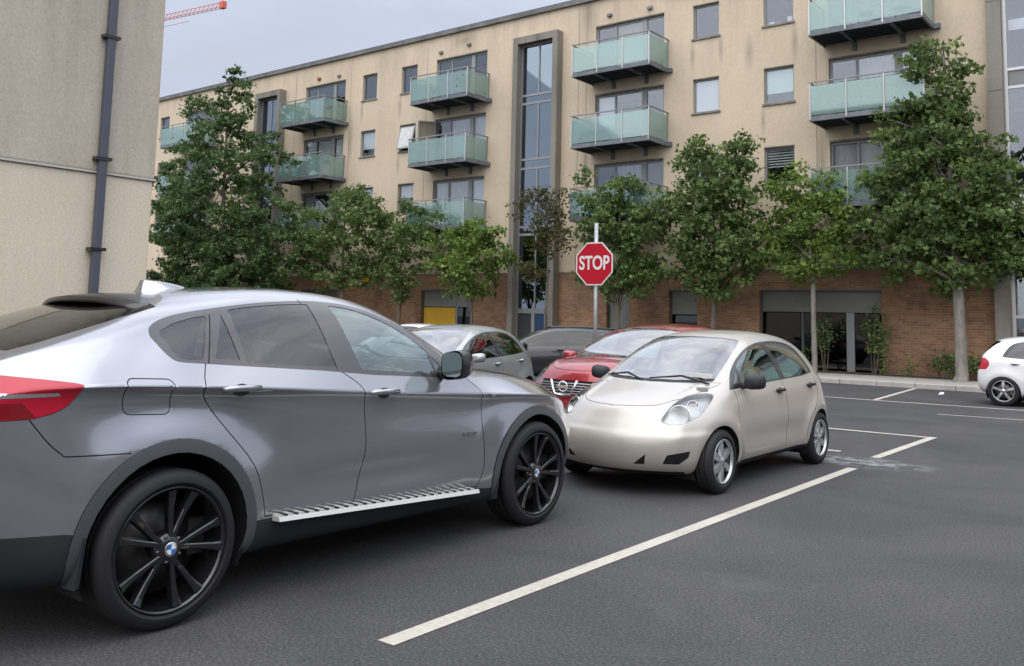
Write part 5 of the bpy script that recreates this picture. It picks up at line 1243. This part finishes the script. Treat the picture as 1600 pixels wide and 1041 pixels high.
    for s in (1, -1):
        reg.append(('fog', 'f', [(s * a, b) for a, b in ((.547, .305), (.594, .387), (.735, .422), (.722, .365), (.661, .305))], lambda C, Nm: (C[:, 0] > 1.3) & (Nm[:, 0] > .05)))
        reg.append(('fog2', 'f', [(s * a, b) for a, b in ((.308, .292), (.425, .389), (.403, .294))], FRONT))
    reg += [('cowl', 't', cowl, TOP), ('seam', 't', strip(hd + hd[:1], .006), lambda C, Nm: (Nm[:, 2] > .25) & (C[:, 0] > .8)), ('hood', 't', hd, lambda C, Nm: (Nm[:, 2] > .25) & (C[:, 0] > .8))]
    rw = [(-.52, 1.10), (-.54, 1.2), (-.47, 1.37), (.47, 1.37), (.54, 1.2), (.52, 1.10)]
    reg += [('rscreen', 'f', rw, lambda C, Nm: (C[:, 0] < -1.3) & (Nm[:, 0] < -.3))]
    tl = [(-2, 1.0), (-1.58, 1.0), (-1.50, .93), (-1.50, .84), (-1.56, .76), (-2, .72)]
    reg += [('tlamp', 's', tl, lambda C, Nm: (C[:, 0] < -1.3) & (np.abs(C[:, 1]) > .47))]
    reg += [('rdoor', 's', smooth_poly(rear_d, 3, False) + smooth_poly(mid_d, 3, False)[::-1], SIDE), ('fdoor', 's', smooth_poly(mid_d, 3, False) + smooth_poly(front_d, 3, False)[::-1], SIDE),
            ('screen', 't', ws, lambda C, Nm: TOP(C, Nm) & (C[:, 2] > .95))]
    sp['regions'] = reg
    sp['out'] = {'body': ('body', paint, None, False, 0), 'trim': ('window_trim', 'black_trim', None, True, 0), 'seam': ('panel_gap', 'seam_black', None, False, -.002), 'low': ('lower_cladding', 'under_black', None, False, 0),
                 'cowl': ('cowl', 'black_plastic', None, False, -.004), 'rdoor': ('rear_door', paint, None, True, 0), 'fdoor': ('front_door', paint, None, True, 0), 'rglass': ('window', tint_rear or glass, 'rdoor', True, -.002), 'fglass': ('window', glass, 'fdoor', True, -.002),
                 'screen': ('windscreen', 'screen_glass', None, False, -.002), 'rscreen': ('rear_window', 'rear_glass', None, False, 0), 'hood': ('bonnet', paint, None, False, 0), 'hlamp': ('headlamp', 'headlamp_glass', None, True, .001), 'hlamp+': ('lamp_backing', 'lamp_back', 'hlamp', True, -.05), 'hlampseam': ('headlamp_surround', 'lamp_rim', None, True, -.001),
                 'grille': ('grille', 'under_black', None, False, -.01), 'fog': ('lower_intake', 'under_black', None, True, -.006), 'fog2': ('lower_intake', 'under_black', None, True, -.006), 'tlamp': ('tail_lamp', 'lamp_red', None, True, .002)}
    objs, _ = car_shell(sp, root)
    for x_ in XA:
        x = x_; wx = wp(x, .8, .4)[0]; arch_liner(root, wx, RA + .012, ZA, .835 * wheel_y / .755, .50, outer=lambda q: pchip([(p[0], p[1]) for p in sp['g'][2]], q - (wx - x_)) * wheel_y / .755)
        for s in (1, -1): wheel(root, wx, s * wheel_y, tyre_r, .185, rim_r, s, wheelstyle)
    interior(root, .72, .12, -.72, .68, .28, .50, .955, seats, True, True, dash, x_shelf=-1.05)
    for s in (1, -1):
        mx_, my_, mz_ = wp(.62, .795, .99)
        mirror(objs[('fdoor', s)], mx_, my_, mz_ + .02, s, mirror_mat, 'black_plastic', .88)
        handle(objs[('rdoor', s)], *wp(-1.0, .812, .905), s, handle_mat, .16); handle(objs[('fdoor', s)], *wp(-.14, .815, .885), s, handle_mat, .16)
        # lamp bowl behind the clear lens
        hm = objs.get(('hlamp', s))
        if hm and full:
            b = MB(); c = Vector((1.60, s * .585, .715)); fw = Vector((.86, s * .42, .28)).normalized()
            Mt = Matrix.Translation(c) @ fw.to_track_quat('Y', 'Z').to_matrix().to_4x4()
            b.lathe([(.001, -.10), (.05, -.09), (.085, -.045), (.095, .0), (.102, .002), (.102, -.02)], 'chrome', 24, Mt); b.lathe([(.001, -.03), (.028, -.035), (.03, -.09)], 'lamp_silver', 16, Mt)
            b.build('reflector', hm)
            b = MB(); c = Vector((1.40, s * .62, .80)); Mt = Matrix.Translation(c) @ Vector((.7, s * .5, .5)).normalized().to_track_quat('Y', 'Z').to_matrix().to_4x4()
            b.lathe([(.001, -.05), (.035, -.04), (.05, -.005), (.055, -.002), (.055, -.02)], 'chrome', 20, Mt); b.lathe([(.001, -.01), (.018, -.015), (.02, -.045)], 'lamp_amber', 12, Mt); b.build('indicator', hm)
    if full:
        for y0, y1, x0 in ((.60, -.02, 1.0), (-.08, -.58, 1.06)):
            xm = (1.105 - .14 * (((y0 + y1) / 2) / .5) ** 2)
            b = MB(); b.tube([(1.13 - .25 * y0 * y0, y0, .985), (xm - .045, (y0 + y1) / 2, 1.045), (1.10 - .33 * y1 * y1, y1, 1.01)], [.009, .012, .007], 'black_plastic', 6); b.build('wiper', root)
        b = MB(); b.box(.93, .95, .30, .58, 1.035, 1.075, 'paper_white', Matrix.Translation((0, 0, 0)))
        b.build('dash_paper', root)
    return objs
pmat('lamp_rim', (.30, .29, .27), .35, .3)
sp_hl = None; hl_out = None
def set_lamp(poly, grow=1.06):
    global sp_hl, hl_out
    sp_hl = smooth_poly(poly, 3); cx = sum(p[0] for p in poly) / len(poly); cz = sum(p[1] for p in poly) / len(poly)
    hl_out = [(cx + (a - cx) * grow, cz + (b_ - cz) * grow) for a, b_ in sp_hl]
set_lamp([(-.809, .668), (-.760, .745), (-.659, .822), (-.526, .878), (-.409, .898), (-.285, .902), (-.268, .870), (-.372, .784), (-.474, .711), (-.648, .655)], 1.04)
def car_at(name, label, x, y, heading, scale=1., zs=1.):
    """heading: angle of the nose direction from +X"""
    r = thing(name, label, 'car', (x, y, 0), heading, 'cars in the car park'); r.scale = (scale, scale, scale * zs); return r
yr = car_at('parked_hatchback', 'small beige hatchback with smooth blank nose, parked nose to nose with the grey SUV', -4.34, 8.88, R(-90) - .016, .972, .985)
hatchback(yr, 'beige_paint', seats='interior_grey')

LOWSEAT = dict(seats='interior_dark', dash='interior_dark')
sv = car_at('parked_hatchback', 'silver hatchback partly hidden behind the bonnet of the grey SUV', -9.32, 10.3, R(-90) + R(15), 1.0, .95)
def w_silver(p):
    x, y, z = p[:, 0], p[:, 1], p[:, 2]; p[:, 0] = x * 1.09; p[:, 1] = y * 1.03; return p
sv.scale = (1, 1, .925)
hatchback(sv, 'silver_paint', full=False, level=2, mirror_mat='silver_paint', handle_mat='silver_paint', glass='car_glass_tint', tint_rear='car_glass_tint', warp=w_silver, wheel_y=.775, **LOWSEAT)
wc = car_at('parked_hatchback', 'white hatchback cut off by the right edge of the photo', -2.26, 20.82, 0, .92, 1.0)
hatchback(wc, 'white_paint', full=False, level=2, glass='car_glass_tint', mirror_mat='white_paint', handle_mat='white_paint', wheelstyle='five', tyre_r=.32, rim_r=.225, tint_rear='car_glass_tint', **LOWSEAT)
def w_suv(p):
    x, y, z = p[:, 0].copy(), p[:, 1].copy(), p[:, 2].copy()
    t = np.clip((x - .75) / .8, 0, 1); t = t * t * (3 - 2 * t); u = np.clip((z - .45) / .4, 0, 1)
    p[:, 2] = z * 1.02 + u * (.045 + .12 * t); f = np.clip((x - 1.3) / .5, 0, 1)
    p[:, 0] = x * 1.07 + .02 * f; p[:, 1] = y * (1.05 + .08 * f); return p
gr = lambda C, Nm: (C[:, 0] > 1.4) & (Nm[:, 0] > .2)
rs = car_at('parked_suv', 'dark red SUV behind the beige hatchback, its front grille facing the camera', -6.24, 11.2, R(-90) + R(0), .98, .96)
RO = hatchback(rs, 'red_paint', full=True, level=2, mirror_mat='red_paint', handle_mat='red_paint', tint_rear='car_glass_tint', warp=w_suv, wheel_y=.80, tyre_r=.335, rim_r=.225, wheelstyle='five',
    extra=[('grille', 'f', [(-.40, .57), (-.46, .70), (.46, .70), (.40, .57)], gr)], **LOWSEAT)
bp_ = MB()     # grille bars, chrome V strips, round badge
gx = 2.17
for k in range(5): bp_.tube([(gx - .10, -.46, .655 + k * .033), (gx + .0, 0, .66 + k * .033), (gx - .10, .46, .655 + k * .033)], .006, 'dull_metal', 6)
bp_.build('grille_bars', rs)
for s in (1, -1):
    b = MB(); b.tube([(gx + .01, s * .19, .83), (gx + .03, s * .155, .73), (gx + .035, s * .12, .65), (gx + .035, 0, .64)], .016, 'chrome', 8); b.build('chrome_strip', rs)
b = MB(); Mb = Matrix.Translation((gx + .035, 0, .75))
for k in range(16):
    a0, a1 = R(22.5 * k), R(22.5 * (k + 1)); b.tube([(0, .062 * math.cos(a0), .062 * math.sin(a0)), (0, .062 * math.cos(a1), .062 * math.sin(a1))], .011, 'chrome', 6, Mb)
b.box(-.008, .012, -.085, .085, -.016, .016, 'chrome', Mb); b.build('badge', rs)
def w_estate(p):
    x, y, z = p[:, 0].copy(), p[:, 1].copy(), p[:, 2].copy(); r = np.clip((-x - .9) / .8, 0, 1)
    p[:, 0] = x * 1.12 - .25 * r; p[:, 1] = y * 1.04; p[:, 2] = z + .05 * r * np.clip((z - .9) / .4, 0, 1); return p
dk = car_at('parked_estate', 'black estate car with roof rails beyond the silver car and the red SUV', -12.6, 17.8, R(-142), .90, .98)
hatchback(dk, 'navy_paint', full=False, level=2, mirror_mat='navy_paint', handle_mat='navy_paint', glass='rear_glass', tint_rear='rear_glass', warp=w_estate, wheel_y=.78, wheelstyle='five', **LOWSEAT)
for s in (1, -1):
    b = MB(); b.tube([(.15, s * .60, 1.44), (.05, s * .60, 1.475), (-.7, s * .585, 1.485), (-1.5, s * .565, 1.455), (-1.6, s * .56, 1.42)], .016, 'black_trim', 8); b.build('roof_rail', dk)
wb = car_at('parked_hatchback', 'pale hatchback with black spoiler, only its roof showing beyond the silver car', -20.2, 20.7, R(180), .95, .87)
hatchback(wb, 'white_paint', full=False, level=2, mirror_mat='black_trim', tint_rear='car_glass_tint', **LOWSEAT)
b = MB(); b.rbox(-1.62, -1.40, -.52, .52, 1.40, 1.45, .02, 'black_trim'); b.build('roof_spoiler', wb)
# ------------------------------------------------------------------ trees
tree('big_tree', 'tallest dense tree at left, rising beside the concrete wall', -35.4, 24.0, 0.2, [(-34.87, 11.97, 0.64), (-35.09, 10.66, 0.99), (-37.83, 11.16, 0.85), (-35.66, 8.93, 1.62), (-38.16, 8.25, 1.37), (-32.97, 8.1, 1.27), (-35.87, 5.99, 2.49), (-38.94, 5.53, 1.68), (-32.08, 5.51, 1.38), (-37.64, 3.38, 1.64), (-33.7, 3.32, 2.11), (-31.08, 3.83, 1.22), (-39.98, 7.46, 0.87), (-36.6, 2.6, 1.5), (-34.6, 2.3, 1.5), (-38.6, 2.6, 1.3), (-32.4, 2.5, 1.1)], 30000,.21,'leaf_dark',1,(.20,'bark'))
tree('street_tree', 'bushy maple right of the big left tree, over the silver roof line', -28.3, 25.0, 0.12, [(-28.14, 5.95, 0.93), (-29.88, 4.95, 1.09), (-27.13, 5.11, 0.99), (-28.6, 3.84, 1.32), (-26.41, 5.59, 0.64), (-30.22, 3.88, 0.82), (-27.39, 3.03, 0.65)], 6600,.19,'leaf_green',2,(.10,'bark'))
tree('street_tree', 'slim maple with dark trunk left of the yellow shop panel', -25.3, 25.3, 0.12, [(-24.9, 5.16, 0.7), (-26.23, 4.58, 0.85), (-24.51, 4.27, 0.82), (-25.34, 3.28, 0.83), (-26.62, 3.56, 0.72), (-23.6, 5.1, 0.29), (-25.47, 2.4, 0.55)], 4400,.175,'leaf_green',3,(.075,'bark'))
tree('street_tree', 'low bright green tree in front of the yellow shop panel', -21.6, 25.3, 0.12, [(-21.89, 4.3, 0.78), (-22.83, 3.97, 0.8), (-20.95, 3.92, 0.77), (-21.54, 3.35, 0.89), (-20.2, 3.67, 0.39), (-23.12, 3.25, 0.56), (-22.14, 2.76, 0.52), (-21.26, 2.48, 0.42)], 5000,.175,'leaf_bright',4,(.06,'bark'),1.5)
tree('sparse_tree', 'thin russet tinged tree in front of the central stair tower', -18.2, 25.3, 0.12, [(-18.82, 5.67, 0.45), (-18.11, 4.96, 0.62), (-18.36, 4.07, 0.51), (-19.29, 5.24, 0.32), (-17.72, 5.6, 0.26), (-18.75, 3.19, 0.45), (-17.56, 4.27, 0.39)], 2300,.13,'leaf_russet',5,(.05,'bark'))
tree('street_tree', 'forked tree directly right of the stop sign', -15.3, 25.3, 0.12, [(-16.81, 6.31, 0.3), (-16.28, 5.51, 0.51), (-15.05, 5.65, 0.59), (-15.52, 4.62, 0.88), (-14.44, 4.57, 0.66), (-16.26, 4.44, 0.6), (-15.02, 3.55, 0.93), (-14.54, 2.93, 0.74), (-15.74, 2.73, 0.59), (-16.69, 2.73, 0.26)], 6200,.175,'leaf_green',6,(.065,'bark'),1.35)
tree('street_tree', 'full dark maple above the red car, under the two small square windows', -12.0, 25.3, 0.12, [(-12.43, 6.98, 0.4), (-11.27, 6.67, 0.5), (-12.86, 6.51, 0.46), (-11.89, 6.03, 0.82), (-10.86, 6.14, 0.42), (-12.53, 5.28, 0.91), (-11.27, 5.01, 0.77), (-13.19, 4.52, 0.8), (-12.11, 4.07, 1.07), (-11.07, 3.85, 0.76), (-12.75, 3.31, 0.71), (-11.69, 2.9, 0.77), (-10.68, 3.08, 0.41), (-12.11, 2.29, 0.43), (-13.64, 5.15, 0.36)], 9800,.18,'leaf_green',7,(.09,'bark'))
tree('street_tree', 'rounder yellow green tree in front of the wide dark shop window', -9.1, 25.6, 0.12, [(-9.43, 5.31, 0.6), (-10.04, 5.35, 0.43), (-8.69, 5.26, 0.58), (-9.63, 4.39, 0.78), (-8.7, 4.34, 0.76), (-10.25, 4.03, 0.6), (-8.16, 4.14, 0.41), (-9.45, 3.45, 0.78), (-8.53, 3.43, 0.58), (-10.41, 3.28, 0.42)], 6400,.155,'leaf_bright',8,(.075,'bark_pale'))
tree('street_tree', 'tall pale trunked tree at right in front of the glass balconies', -5.35, 25.8, 0.12, [(-5.92, 9.07, 0.28), (-5.44, 8.99, 0.22), (-6.01, 8.46, 0.47), (-5.14, 8.41, 0.31), (-5.63, 7.69, 0.62), (-6.17, 7.23, 0.47), (-5.17, 7.28, 0.48), (-6.96, 7.15, 0.23), (-6.8, 6.62, 0.39), (-5.82, 6.31, 0.86), (-4.74, 6.04, 0.67), (-6.49, 5.67, 0.8), (-5.37, 5.24, 1.05), (-4.31, 5.33, 0.59), (-7.25, 5.37, 0.48), (-6.19, 4.25, 1.07), (-4.79, 4.19, 0.91), (-7.22, 4.3, 0.64), (-3.91, 4.31, 0.44), (-5.74, 3.29, 0.88), (-4.67, 3.22, 0.74), (-7.07, 3.27, 0.53), (-3.94, 3.34, 0.44), (-7.71, 3.42, 0.3)], 16000,.185,'leaf_green',9,(.15,'bark_pale'))
def plant(name, label, x, y, h, w, n, leaf, mat, seed, stems=5, cat='plant', z=.13):
    rng = random.Random(seed); t = thing(name, label, cat, (x, y, z))
    b = MB(); tips = []
    for k in range(stems):
        e = Vector((rng.uniform(-w, w), rng.uniform(-w, w) * .6, h * rng.uniform(.6, 1))); m = e * .5 + Vector((0, 0, .1)); b.tube([(e.x * .2, e.y * .2, -.03), m, e], [.014, .01, .004], 'bark', 5); tips += [e, m, e.lerp(m, .5)]
    b.build('stem', t, norm=False)
    V = []; Fc = []; tone = []
    for _ in range(n):
        p = rng.choice(tips) + Vector((rng.gauss(0, .11), rng.gauss(0, .11), rng.gauss(0, .12))); s = leaf * rng.uniform(.6, 1.2); nr = Vector((rng.gauss(0, 1), rng.gauss(-.3, 1), rng.gauss(.4, 1))).normalized(); a = nr.cross(Vector((rng.gauss(0, 1), rng.gauss(0, 1), rng.gauss(0, 1)))).normalized(); c = nr.cross(a); k = len(V)
        V += [p - a * s * .5, p + c * s * .3, p + a * s * .5, p - c * s * .3]; Fc.append((k, k + 1, k + 2, k + 3)); tone.append(min(1, max(0, rng.gauss(.5, .2))))
    me = bpy.data.meshes.new('foliage'); me.from_pydata([tuple(v) for v in V], [], Fc); me.materials.append(MAT[mat]); at = me.attributes.new('tone', 'FLOAT', 'FACE'); at.data.foreach_set('value', tone)
    link(bpy.data.objects.new('foliage', me), t)
plant('sapling', 'thin sapling in front of the dark shop glass, left of its grey post', -9.1, 26.6, 1.6, .35, 260, .11, 'leaf_green', 21, 4, 'shrub')
plant('sapling', 'leafy climbing shrub at the right end of the dark shop window', -7.75, 26.6, 1.9, .38, 420, .12, 'leaf_green', 22, 6, 'shrub')
plant('low_plant', 'low bright plant at the wall foot below the left shop pane', -9.9, 26.6, .5, .3, 160, .13, 'leaf_bright', 23)
plant('low_plant', 'low leafy plant just left of the pale tree trunk', -5.9, 26.55, .62, .35, 200, .13, 'leaf_green', 24)
plant('low_plant', 'low leafy plant just right of the pale tree trunk', -5.0, 26.6, .5, .3, 150, .13, 'leaf_green', 25)
plant('low_plant', 'sparse weeds at the foot of the brick wall beyond the shop window', -6.9, 26.7, .3, .3, 70, .10, 'leaf_bright', 26)
plant('low_plant', 'small weeds below the shrub at the shop window end', -7.4, 26.6, .35, .25, 90, .10, 'leaf_bright', 27)

plant('balcony_plant', 'leafy plant behind the glass of the top balcony left of the central stair tower', -24.6, 26.3, .75, .22, 150, .13, 'leaf_bright', 31, 4, 'plant', 10.104)
plant('balcony_plant', 'leafy plant at the right corner of that balcony, nearest the central stair tower, top floor', -23.0, 26.1, .85, .22, 170, .13, 'leaf_green', 32, 4, 'plant', 10.104)
